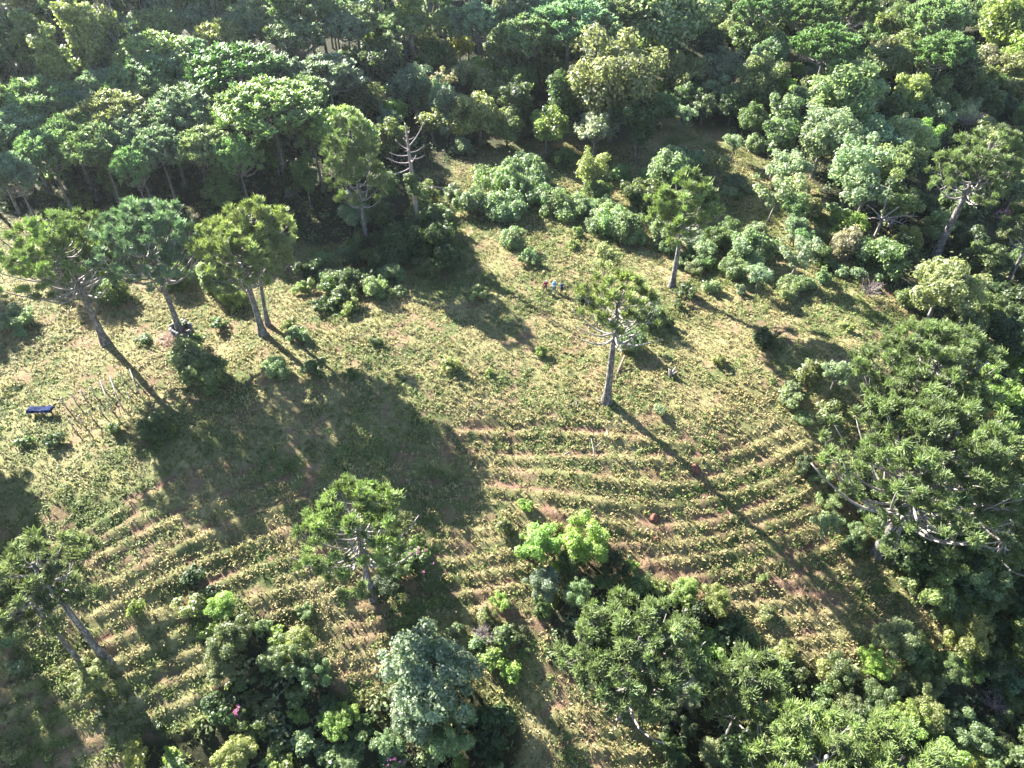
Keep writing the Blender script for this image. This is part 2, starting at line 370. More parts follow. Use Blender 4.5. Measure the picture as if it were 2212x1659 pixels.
# ------------------------------------------------------------------ grass and weeds (nobody could count them)
def scatter(n, seed, x0=-60, x1=76, y0=14, y1=118):
    r = np.random.default_rng(seed); x = r.uniform(x0, x1, n); y = r.uniform(y0, y1, n)
    px, py, dep = project(x, y, base_h(x, y)); m = (dep > 5) & (px > -140) & (px < W0 + 140) & (py > -140) & (py < H0 + 140)
    return x[m], y[m], r
def tussocks(name, x, y, h, rad, col, blades, width, rng, droop=.55, seg=2):
    n = len(x); z = ground(x, y); nb = n * blades
    ci = np.repeat(np.arange(n), blades); az = rng.uniform(0, 2 * np.pi, nb); out = rng.uniform(.25, 1.0, nb)
    b0 = np.stack([x[ci] + rng.normal(0, .25, nb) * rad[ci], y[ci] + rng.normal(0, .25, nb) * rad[ci], z[ci] - .04], 1)
    d = np.stack([np.cos(az), np.sin(az), np.zeros(nb)], 1); s = np.stack([-np.sin(az), np.cos(az), np.zeros(nb)], 1)
    hh = h[ci] * rng.uniform(.6, 1.15, nb); R = (rad[ci] * out)[:, None]; w = (width * rng.uniform(.6, 1.3, nb))[:, None]
    up = np.array([0, 0, 1.0])
    mid = b0 + d * R * .45 + up * (hh * .8)[:, None]; tip = b0 + d * R * 1.05 + up * (hh * (1 - droop * out * .6))[:, None]
    Vv = np.stack([b0 - s * w, b0 + s * w, mid - s * w, mid + s * w, tip], 1).reshape(-1, 3)
    o = np.arange(nb) * 5
    me = mesh(name, Vv, [np.stack([o, o + 1, o + 3, o + 2], 1), np.stack([o + 2, o + 3, o + 4], 1)], [M_GRASS])
    cb = np.clip(col[ci] * rng.uniform(.75, 1.25, (nb, 1)), 0, 1)
    ca = me.color_attributes.new('Col', 'FLOAT_COLOR', 'POINT')
    ca.data.foreach_set('color', np.repeat(np.concatenate([cb, np.ones((nb, 1))], 1), 5, 0).ravel().astype(np.float32))
    return me
x, y, rg = scatter(112000, 11, -82, 76)
keep = ~(woods(x, y) & (rg.random(len(x)) < .75)); sm = soil(x, y); keep &= rg.random(len(x)) > sm * .92
x, y = x[keep], y[keep]
t, d, sg = terrace(x, y)
green = np.clip(vnoise(x, y, 9, 41) * .75 + vnoise(x, y, 2.4, 42) * .55 - .22, 0, 1)
px, py, _ = project(x, y, base_h(x, y))
green = np.clip(green + .25 * sstep(500, 100, px) * sstep(850, 1200, py) - .35 * sstep(850, 1250, px) * sstep(760, 950, py) - .15 * sstep(1700, 1200, px) * sstep(1000, 800, py) + .2 * sstep(1300, 1600, py) - .55 * np.exp(-(d / .42) ** 2), 0, 1)
dry = np.array([.215, .188, .098]); gr = np.array([.095, .12, .038])
col = dry + (gr - dry) * sstep(.25, .75, green)[:, None]
hh = .20 + .30 * vnoise(x, y, 2.2, 43) ** 1.5 + .07 * np.exp(-(d / .6) ** 2); rad = .22 + .25 * rg.random(len(x))
me = tussocks('grass', x, y, hh, rad, col, 5, .038, rg)
print('grass faces', len(me.polygons), len(x))
tag(ob('grass', me), 'dry yellow and green meadow grass covering the terraced clearing', None, None, 'stuff')
# broad leaved weeds: low green clumps
def weed_mesh(name, x, y, h, rad, col, nl, a, rng):
    n = len(x); ci = np.repeat(np.arange(n), nl); z = ground(x, y); m = len(ci)
    u = unit(m, rng); u[:, 2] = np.abs(u[:, 2]); r = rng.uniform(.45, 1, m)
    P = np.stack([x[ci] + u[:, 0] * rad[ci] * r, y[ci] + u[:, 1] * rad[ci] * r, z[ci] + u[:, 2] * h[ci] * r], 1)
    Vv, Ff = leaf_quads(P, u + np.array([0, 0, .7]) + rng.normal(0, .5, (m, 3)), a * rng.uniform(.7, 1.3, m), a * .55 * rng.uniform(.7, 1.3, m), rng)
    me = mesh(name, Vv, Ff, [M_GRASS])
    cb = np.clip(col[ci] * rng.uniform(.7, 1.3, (m, 1)), 0, 1)
    ca = me.color_attributes.new('Col', 'FLOAT_COLOR', 'POINT')
    ca.data.foreach_set('color', np.repeat(np.concatenate([cb, np.ones((m, 1))], 1), 4, 0).ravel().astype(np.float32)); return me
x, y, rg = scatter(26000, 12)
wn = vnoise(x, y, 7, 51) * .7 + vnoise(x, y, 2.5, 52) * .5
keep = ~woods(x, y) & (rg.random(len(x)) < sstep(.42, .9, wn) * .8) & (soil(x, y) < .4) & (terrace(x, y)[1] > .45); x, y = x[keep], y[keep]
rad = rg.uniform(.2, .62, len(x)) * (1 + .6 * (rg.random(len(x)) < .1)); u = rg.random((len(x), 1))
col = np.array([.065, .105, .032]) * u + np.array([.13, .16, .052]) * (1 - u)
tag(ob('weeds', weed_mesh('weeds', x, y, rad * .9, rad, col, 22, .11, rg)), 'low leafy green weeds growing among the dry grass', None, None, 'stuff')
x, y, rg = scatter(5200, 13, -110, 130, 14, 190)
keep = woods(x, y); x, y = x[keep], y[keep]
rad = rg.uniform(.6, 1.7, len(x)); u = rg.random((len(x), 1))
col = np.array([.06, .09, .045]) * u + np.array([.13, .15, .075]) * (1 - u)
tag(ob('undergrowth', weed_mesh('undergrowth', x, y, rad * 1.2, rad, col, 42, .22, rg)), 'dense leafy undergrowth on the shaded woodland floor', None, None, 'stuff')

# ------------------------------------------------------------------ colours of the foliage
COL = {'lime': (.145, .22, .04), 'gold': (.215, .235, .045), 'ygreen': (.135, .17, .045), 'green': (.075, .115, .036), 'deep': (.042, .072, .026),

       'silver': (.14, .185, .11), 'blue': (.115, .165, .105), 'mint': (.115, .172, .075), 'olive': (.135, .165, .065), 'cream': (.22, .24, .11), 'tan': (.165, .165, .095)}
COL = {k: tuple(min(.36, c * 1.25 * .86 + .14 * 1.25 * (v[0] * .3 + v[1] * .7)) for c in v) for k, v in COL.items()}
WORD = {'lime': 'bright lime green', 'gold': 'golden yellow-green', 'ygreen': 'yellow-green', 'green': 'mid green', 'deep': 'deep green', 'silver': 'silvery grey-green',
        'blue': 'blue-grey green', 'mint': 'pale mint green', 'olive': 'olive green', 'cream': 'cream tinged', 'tan': 'tan brown'}
ARAU = {'b': (.185, .25, .175), 'g': (.175, .235, .125), 'd': (.12, .18, .07), 'y': (.22, .27, .125), 'p': (.275, .30, .145)}
AWORD = {'b': 'blue-green', 'g': 'green', 'd': 'dark green', 'y': 'yellow-green', 'p': 'pale yellow-green'}
TO = {'A': (0, 0), 'B': (724.7, 0), 'C': (1431.5, 0), 'D': (0, 501.7), 'E': (724.7, 501.7), 'F': (1431.5, 501.7), 'G': (0, 1101.5), 'H': (724.7, 1101.5), 'I': (1431.5, 1101.5), 'Z': (0, 0)}
def tp(t, x, y):
    s = 1.0 if t == 'Z' else 2.834
    return TO[t][0] + x / s, TO[t][1] + y / s
RNG = np.random.default_rng(7); random.seed(7)
TAKEN = [(4.5, 79.5, 2.5)]      # spots already taken, on the ground
REC = []          # every plant that gets its label later: (object, words, noun, px, py)

# ------------------------------------------------------------------ araucaria pines
def tuft_arrays(rng, prongs, sides, two=True, th=.062):
    """A pompom of cord-like twigs round a branch tip, about one metre in radius."""
    mb = MB()
    d = unit(prongs, rng); d[:, 2] = d[:, 2] * .7 + .38; d /= np.linalg.norm(d, axis=1)[:, None]
    for v in d:
        l = rng.uniform(.5, .85); o = rng.normal(0, .18, 3); end = o + v * l + np.array([0, 0, .30 * (1 - abs(v[2]))]); mid = o + v * l * .6 - np.array([0, 0, .02])
        mb.tube([o + v * .1, mid, end] if two else [o + v * .15, end], [th, th * 1.25, th * .55] if two else [th * 1.5, th * .6], sides, cap=False)
    return np.concatenate(mb.V), np.concatenate(mb.F)
TUFTS = []
for i in range(8):
    r = np.random.default_rng(100 + i); V, F = tuft_arrays(r, 125, 3, True, .037); TUFTS.append(mesh('foliage_tuft', V, F, [M_TUFT]))
FARTUFT = [tuft_arrays(np.random.default_rng(140 + i), 30, 3, False, .10) for i in range(6)]
def arau_layout(rng, H, R, nb, base=.66, tufts=(2, 5), dome=.2, bare=.06, topR=.35, hang=.16):
    """Branch curves (relative to the trunk foot) with the tufts each one carries: [(points, radii, [(pos, size)])]."""
    out = []
    for i in range(nb):
        f = (i + rng.uniform(0, .6)) / nb                          # 0 = lowest whorl
        z0 = H * (base + (1 - base) * f * .94); az = i * 2.39996 + rng.normal(0, .25)
        L = R * (1 - (1 - topR) * f ** 1.6) * rng.uniform(.72, 1.06)
        if f > .75 and rng.random() < .4: L *= .55
        zt = H * (1 + dome * .25) - dome * H * (L / R) ** 2 * rng.uniform(.75, 1.25) + rng.normal(0, .25)
        zt = zt - (1 - f) ** 2 * hang * H * rng.uniform(0, 1.2)
        zt = max(zt, z0 - .1 * L)
        s = np.linspace(0, 1, 9); rr = L * s ** .95
        z = z0 - .05 * L * np.sin(np.pi * np.minimum(s * 1.5, 1)) + (zt - z0) * s ** 2.3
        bend = rng.normal(0, .12)
        P = np.stack([rr * np.cos(az + bend * s), rr * np.sin(az + bend * s), z], 1)
        w = .035 + .011 * L
        rad = w * (1.25 - .85 * s)
        T = []
        if not (f < .3 and rng.random() < bare * 3) :
            n = rng.integers(*tufts) if L > 1.5 else 1
            T.append((P[-1], rng.uniform(.62, .86)))
            for k in range(n - 1):
                q = rng.uniform(.58, .97); b = P[int(q * 8)]; off = rng.normal(0, 1, 3) * np.array([.75, .75, .25]) + np.array([0, 0, .45])
                T.append((b + off * min(1, L / 4), rng.uniform(.48, .78)))
        out.append((P, rad, T))
    return out
def trunk_path(H, rng, lean=.02, r0=.38, n=9):
    s = np.linspace(0, 1, n); dx, dy = rng.normal(0, lean, 2)
    P = np.stack([dx * H * s ** 1.6 + rng.normal(0, .02, n) * s * 2, dy * H * s ** 1.6 + rng.normal(0, .02, n) * s * 2, H * s - .3 * (s == 0)], 1)
    R = r0 * (1 - .62 * s); R[0] *= 1.75; R[1] *= 1.12; return P, R
def arau_near(px_base, H, R, col, label, nb=42, seed=0, base=.66, tufts=(2, 5), dome=.2, bare=.06, r0=.4, lean=(0, 0), topR=.35, tscale=1.0):
    rng = np.random.default_rng(seed)
    x, y, z = hit(*px_base); z = float(ground(x, y))
    t = thing('araucaria_pine', (x, y, z), label, 'pine tree', 'tall araucaria pines with umbrella crowns')
    P, Rr = trunk_path(H, rng, 0.0, r0, 11); s = np.linspace(0, 1, 11)
    sh = np.stack([lean[0] * H * s ** 1.3, lean[1] * H * s ** 1.3, 0 * s], 1); P = P + sh
    mb = MB(); mb.tube(P, Rr, 10)
    ob('trunk', mb.build('trunk', [M_BARK], True), t)
    for pts, rad, T in arau_layout(rng, H, R, nb, base, tufts, dome, bare, topR):
        o = np.array([np.interp(pts[0, 2], P[:, 2], P[:, 0]), np.interp(pts[0, 2], P[:, 2], P[:, 1]), pts[0, 2]])
        rel = pts - pts[0]
        mb = MB(); mb.tube(rel, rad * 1.15, 5)
        for p, sz in T[1:]:
            q = p - pts[0]; k = int(np.argmin(np.linalg.norm(rel - q, axis=1))); k = max(1, k - 1)
            mb.tube([rel[k], (rel[k] + q) / 2 - np.array([0, 0, .06]), q], [.035, .03, .022], 4)
        b = ob('branch', mb.build('branch', [M_BRANCH], True), t, o)
        for p, sz in T:
            u = rng.uniform(.8, 1.25)
            ob('foliage_tuft', TUFTS[rng.integers(8)], b, p - pts[0], (rng.normal(0, .25), rng.normal(0, .25), rng.uniform(0, 6.28)), sz * tscale * rng.uniform(.9, 1.1),
               tuple(c * u for c in col))
    TAKEN.append((x, y, 1.5)); return t, (x, y, z)
FAR = []
for i in range(9):
    r = np.random.default_rng(200 + i); H, R = 15.0, 5.6
    lay = arau_layout(r, H, R, 60, .66 if i % 2 else .58, (3, 6), .2, .0, .36, .04)
    P, Rr = trunk_path(H, r, .004, .34, 7); mb = MB(); mb.tube(P, Rr, 7); tm_ = mb.build('trunk', [M_BARK], True)
    mb = MB(); tv = []; tf = []; n = 0
    for pts, rad, T in lay:
        o = np.array([np.interp(pts[0, 2], P[:, 2], P[:, 0]), np.interp(pts[0, 2], P[:, 2], P[:, 1]), 0])
        mb.tube(pts[::2] + o, rad[::2] * 1.2, 4, False)
        for p, sz in T:
            Vt, Ft = FARTUFT[r.integers(6)]; a = r.uniform(0, 6.28); Rm = np.array([[math.cos(a), -math.sin(a), 0], [math.sin(a), math.cos(a), 0], [0, 0, 1]])
            tv.append(Vt @ Rm.T * sz * 1.3 + p + o); tf.append(Ft + n); n += len(Vt)
    FAR.append((tm_, mb.build('branches', [M_BRANCH], True), mesh('crown', np.concatenate(tv), np.concatenate(tf), [M_TUFT])))
KP = {}
def arau_far(px, py, wpx, colk, H=None):
    off = (H or 15) * .9
    x, y, z = hit(px, py, off); dep = project(x, y, z + off)[2]
    R = wpx / 2 * dep / FPX * 1.18; R = float(np.clip(R, 2.2, 8.0))
    if H is None:
        H = float(np.clip(8 + R * .95, 10, 16)); off = H * .9; x, y, z = hit(px, py, off)
    z = float(ground(x, y)); v = RNG.integers(len(FAR)); tm_, bm_, cm_ = FAR[v]
    t = thing('araucaria_pine', (x, y, z), '', 'pine tree', 'tall araucaria pines with umbrella crowns', RNG.uniform(0, 6.28))
    c = ARAU[colk]; u = RNG.uniform(1.0, 1.35); c = tuple(q * u * w for q, w in zip(c, RNG.uniform(.93, 1.07, 3)))
    sc = (R / 5.6, R / 5.6, H / 15.0)
    ob('trunk', tm_, t, sc=sc); ob('branches', bm_, t, sc=sc); ob('crown', cm_, t, sc=sc, col=c)
    TAKEN.append((x, y, R * .6)); REC.append((t, AWORD[colk], 'araucaria', R, px, py)); return t

# ------------------------------------------------------------------ broadleaf trees and shrubs
def crown(rng, R, Rz, nl, nleaf, a, flat=0.0, fill=.35, lobe=(.15, .38)):
    """Leafy lobes round a centre at the origin: an uneven outline with gaps between the lobes."""
    L = unit(nl, rng); L[:, 2] = L[:, 2] * .8 + .15
    L = L * rng.uniform(.3, .94, nl)[:, None] * np.array([R, R, Rz]) * rng.uniform(.78, 1.22, 3); r = rng.uniform(*lobe, nl) * R * (1.15 - .4 * np.linalg.norm(L / np.array([R, R, Rz]), axis=1))
    w = r ** 2; li = rng.choice(nl, nleaf, p=w / w.sum())
    u = unit(nleaf, rng); u[:, 2] = u[:, 2] + .18; u /= np.linalg.norm(u, axis=1)[:, None]
    q = np.where(rng.random(nleaf) < fill, rng.uniform(.2, .9, nleaf), rng.uniform(.8, 1.12, nleaf) + rng.exponential(.13, nleaf) * (rng.random(nleaf) < .35))
    P = L[li] + u * (r[li] * q)[:, None] * np.array([1, 1, .9])
    Nn = u + np.array([0, 0, .5]) + rng.normal(0, .55, (nleaf, 3))
    s = rng.uniform(.65, 1.35, nleaf)
    return leaf_quads(P, Nn, a * s, a * .6 * s, rng), L, r
def limbs(rng, H, zc, L, r0, n, forks=1):
    """Trunk standing on the origin, limbs reaching into the lobes (crown centre at height zc)."""
    mb = MB(); tz = zc * rng.uniform(.5, .72)
    lean = rng.normal(0, .04, 2) * zc
    mb.tube([(0, 0, -.3), (lean[0] * .3, lean[1] * .3, tz * .5), (lean[0], lean[1], tz)], [r0 * 1.25, r0 * .95, r0 * .75], 7, False)
    order = rng.permutation(len(L))[:n]
    for k in order:
        e = L[k] * .95 + np.array([0, 0, zc]); s = np.array([lean[0], lean[1], tz * rng.uniform(.75, 1)])
        m = s + (e - s) * .5 + rng.normal(0, .1, 3) * zc * .3 + np.array([0, 0, .06 * zc])
        mb.tube([s, m, e], [r0 * .55, r0 * .36, r0 * .1], 5, False)
    return mb.build('trunk', [M_TRUNK], True)
def family(seed0, count, R, Rz, zc, nl, nleaf, a, r0, nlimb, **kw):
    out = []
    for i in range(count):
        r = np.random.default_rng(seed0 + i)
        (V, F), L, rr = crown(r, R, Rz * r.uniform(.85, 1.15), nl, nleaf, a, **kw)
        V = V + np.array([0, 0, zc]); out.append((limbs(r, 0, zc, L, r0, nlimb), mesh('crown', V, F, [M_LEAF])))
    return out
FAM = {'small': (1.2, .7, family(300, 7, 1.2, .95, .7, 16, 1800, .105, .045, 8, lobe=(.2, .4))),                # name: (radius, crown centre height, variants)
       'med': (2.5, 3.3, family(320, 11, 2.6, 2.5, 3.3, 32, 7000, .15, .14, 12)),
       'big': (4.6, 6.2, family(340, 7, 4.6, 4.4, 6.2, 54, 15000, .2, .28, 16)),
       'tall': (1.9, 4.6, family(360, 6, 1.9, 3.9, 4.6, 24, 5000, .15, .13, 12, lobe=(.22, .5))),
       'airy': (2.6, 4.2, family(380, 6, 2.6, 2.5, 4.2, 28, 3400, .14, .12, 20, lobe=(.14, .3), fill=.15)),
       'near': (2.8, 3.0, family(400, 7, 2.8, 2.5, 3.0, 50, 16000, .105, .15, 14, lobe=(.12, .3))),
       'mound': (2.6, 1.1, family(440, 7, 2.6, 1.7, 1.1, 30, 7500, .125, .07, 10, lobe=(.16, .34))),
       'gum': (2.3, 14.0, family(420, 5, 2.3, 7.5, 14.0, 34, 6000, .22, .2, 16, lobe=(.25, .5)))}
NOUN = {'small': 'shrub', 'med': 'leafy tree', 'big': 'broad spreading tree', 'tall': 'slim upright tree', 'airy': 'open thin-leaved tree', 'near': 'dense leafy tree', 'mound': 'bushy shrub', 'gum': 'tall straight forest tree'}
NAME = {'small': 'shrub', 'med': 'broadleaf_tree', 'big': 'spreading_tree', 'tall': 'slender_tree', 'airy': 'thin_leaved_tree', 'near': 'leafy_tree', 'mound': 'bushy_shrub', 'gum': 'eucalyptus_tree'}
CAT = {'small': 'shrub', 'mound': 'shrub'}
GRP = {'small': 'shrubs in the clearing and at its edges', 'med': 'broadleaf trees of the mixed wood', 'big': 'broad spreading trees of the mixed wood', 'tall': 'slim upright trees of the mixed wood',
       'airy': 'thin-leaved trees of the mixed wood', 'near': 'leafy trees below the terraces', 'mound': 'bushy shrubs round the clearing', 'gum': 'tall trees beyond the crest'}
def plant_at(x, y, R, fam, colk, px, py, hs=1.0, base=None, manual=True):
    R0, zc, vs = FAM[fam]; z = float(ground(x, y)); v = vs[RNG.integers(len(vs))]
    t = thing(NAME[fam], (x, y, z), '', CAT.get(fam, 'tree'), GRP[fam], RNG.uniform(0, 6.28))
    u = RNG.uniform(.86, 1.14); c = tuple(q * u * w for q, w in zip(COL[colk], RNG.uniform(.92, 1.08, 3)))
    s = R / R0; sc = (s * RNG.uniform(.92, 1.08), s * RNG.uniform(.92, 1.08), s * hs)
    ob('stem' if fam == 'small' else 'trunk', v[0], t, sc=sc); ob('foliage' if fam == 'small' else 'crown', v[1], t, sc=sc, col=c)
    TAKEN.append((x, y, R)); REC.append((t, WORD[colk], NOUN[fam], R, px, py)); return t
def leafy(tile, x, y, w, colk, fam=None):
    px, py = tp(tile, x, y); wpx = w / (1 if tile == 'Z' else 2.834)
    x0, y0, z0 = hit(px, py, 3); R = wpx / 2 * project(x0, y0, z0 + 3)[2] / FPX
    if fam is None:
        wood = bool(woods(np.array([x0]), np.array([y0]))[0])
        if R < 1.35: fam = 'small'
        elif not wood and R < 2.6 and py < 1150: fam = 'mound'
        elif py > 1000: fam = 'near'
        elif R > 3.6: fam = 'big'
        elif colk in ('silver', 'tan') and RNG.random() < .5: fam = 'airy'
        elif colk in ('deep', 'blue') and RNG.random() < .35: fam = 'tall'
        else: fam = 'med'
    R0, zc, _ = FAM[fam]
    hs = RNG.uniform(.85, 1.1)
    if fam == 'big': hs *= .95
    off = zc * R / R0 * hs
    x0, y0, z0 = hit(px, py, off); R = wpx / 2 * project(x0, y0, z0 + off)[2] / FPX * (1.32 if fam == 'mound' else 1.14)
    if fam == 'mound': hs *= 1.25
    return plant_at(x0, y0, R, fam, colk, px, py, hs)

# --- the pines that stand alone or near the viewer
Y, G_, B_, P_ = (.235, .30, .14), (.20, .255, .13), (.205, .28, .20), (.285, .33, .165)
arau_near((229, 742), 15.5, 7.4, Y, 'bright yellow-green araucaria leaning over pale grass at the photo\'s left edge', 56, 1, .48, (3, 8), r0=.42)
arau_near((392, 722), 16.0, 6.6, B_, 'blue-green araucaria rising from the square grey ruin', 54, 2, .46, (3, 8), r0=.36)
arau_near((568, 722), 14.0, 6.2, P_, 'pale yellow araucaria whose trunk is the thicker of two rising side by side', 48, 3, .5, (3, 8), r0=.38)
arau_near((579, 702), 15.0, 5.6, P_, 'pale yellow araucaria with the thinner of two trunks rising side by side', 30, 4, .68, (3, 7), r0=.26, lean=(.10, .02))
arau_near((1310, 868), 14.8, 5.2, (.25, .295, .14), 'lone araucaria with bare lower branches in the middle of the clearing', 46, 5, .56, (1, 4), .22, .30, r0=.44, topR=.45)
arau_near((1451, 621), 14.5, 4.6, Y, 'fork-trunked araucaria right of the three people, among pale shrubs', 44, 6, .5, (4, 8), .3, .05, r0=.36)
arau_near((806, 1292), 13.5, 5.8, Y, 'araucaria with white radiating lower branches above the left terraces', 46, 7, .42, (2, 6), .3, .12, r0=.3, topR=.5)
arau_near((233, 1432), 15, 4.8, (.20, .24, .13), 'araucaria with long bare grey trunk at the lower left', 34, 8, .7, (1, 4), r0=.33)
arau_near((178, 1436), 13, 3.8, (.20, .24, .13), 'smaller araucaria behind the long grey trunk at the lower left', 26, 9, .7, (1, 4), r0=.22)
arau_near((1925, 985), 15, 7.4, G_, 'dark round-crowned araucaria, upper of the two big ones right of the clearing', 64, 10, .40, (4, 8), .3, .03, r0=.4)
arau_near((1895, 1192), 17.5, 9.4, G_, 'largest araucaria, with thick pale limbs, right of the terraces', 92, 11, .34, (4, 8), .34, .05, r0=.5, tscale=1.08, lean=(.06, 0))
arau_near((2110, 1250), 13.0, 5.4, G_, 'araucaria half hidden under the largest one at the right', 40, 12, .34, (3, 7), .3, .1, r0=.28)
arau_near((1345, 1545), 13.5, 6.0, G_, 'dense araucaria in the thicket below the lime green trees', 76, 13, .28, (3, 7), .3, .08, r0=.36, topR=.5)
arau_near((1668, 1800), 16, 6.0, Y, 'araucaria cut off by the bottom edge, left of another one', 64, 14, .36, (3, 7), .28, .03, r0=.4)
arau_near((1815, 1790), 15, 5.2, Y, 'araucaria cut off by the bottom edge, right of another one', 54, 15, .36, (3, 7), .28, .03, r0=.36)
arau_near((1565, 1600), 12, 3.6, G_, 'narrow araucaria between the thicket and the bottom edge', 36, 16, .36, (3, 6), .3, .05, r0=.24)
arau_near((2017, 560), 17.5, 5.6, G_, 'thick-trunked araucaria at the upper right above the dark valley', 48, 17, .52, (4, 8), .28, .08, r0=.55, lean=(.06, .02))
arau_near((2160, 640), 15, 4.2, G_, 'araucaria at the right edge beside the thick-trunked one', 36, 18, .5, (4, 8), .3, .08, r0=.3)
arau_near((793, 527), 17.0, 4.4, G_, 'narrow ivy-trunked araucaria at the right end of the upper-left grove', 40, 19, .34, (4, 8), .5, .0, r0=.32, topR=.5)

# --- the grove and the wood behind
for t_, x_, y_, w_, c_, *h_ in [('A',680,170,300,'b'),('A',960,150,320,'g'),('A',1230,110,260,'b'),('A',1560,70,330,'b'),('A',1880,55,300,'g'),('A',1480,150,260,'b'),('A',1800,210,340,'g',12),
    ('A',2120,150,250,'b',11),('A',1340,210,300,'p'),('A',940,310,420,'y'),('A',330,400,340,'b'),('A',90,480,240,'b'),('A',1150,320,280,'b'),('A',1430,400,520,'d'),('A',860,480,380,'g'),
    ('A',1020,410,340,'b'),('A',2000,430,400,'b',11),('A',230,590,440,'g'),('A',620,520,300,'b'),('A',900,570,320,'g'),('A',690,680,430,'y'),('A',420,800,330,'g'),('A',1130,650,430,'b'),
    ('A',1650,640,600,'y'),('A',2090,770,360,'y'),('A',110,760,350,'b'),('A',270,900,330,'g'),('A',600,880,350,'g'),('A',960,880,320,'b'),('A',1260,880,330,'g'),('A',1440,930,280,'g'),
    ('A',70,1040,300,'b'),('A',800,1000,250,'g'),('A',1900,760,300,'g'),('A',-60,620,320,'b'),('A',-80,900,300,'g'),('A',1850,560,280,'g'),('A',40,620,260,'b'),
    ('A',520,760,320,'g'),('A',780,820,320,'b'),('A',1010,740,300,'g'),('A',1390,760,300,'y'),('A',470,640,280,'b'),('A',760,350,260,'b'),('A',1700,430,300,'b'),('A',1250,480,300,'g'),('A',1010,60,280,'b'),('A',1120,30,260,'g'),('A',830,230,280,'b'),('A',1290,40,260,'g'),('A',560,270,260,'g'),('A',700,20,260,'b'),('A',1700,130,260,'b'),('A',2040,40,240,'g'),('B',120,110,300,'g',11),('B',410,120,300,'g',11),('B',870,110,280,'b'),('B',700,120,250,'g',10),('B',1180,190,340,'g'),('B',1160,60,300,'b'),('B',1430,90,430,'b'),('B',1850,20,320,'g'),
    ('B',200,20,260,'b',11),('B',1640,40,260,'b'),('C',1010,270,380,'d'),('C',1700,80,340,'g'),('C',1740,300,320,'d'),('C',620,10,300,'g'),('C',900,60,300,'d'),('C',1180,20,260,'d')]:
    p_ = tp(t_, x_, y_); arau_far(p_[0], p_[1], w_ / 2.834, c_, *h_)
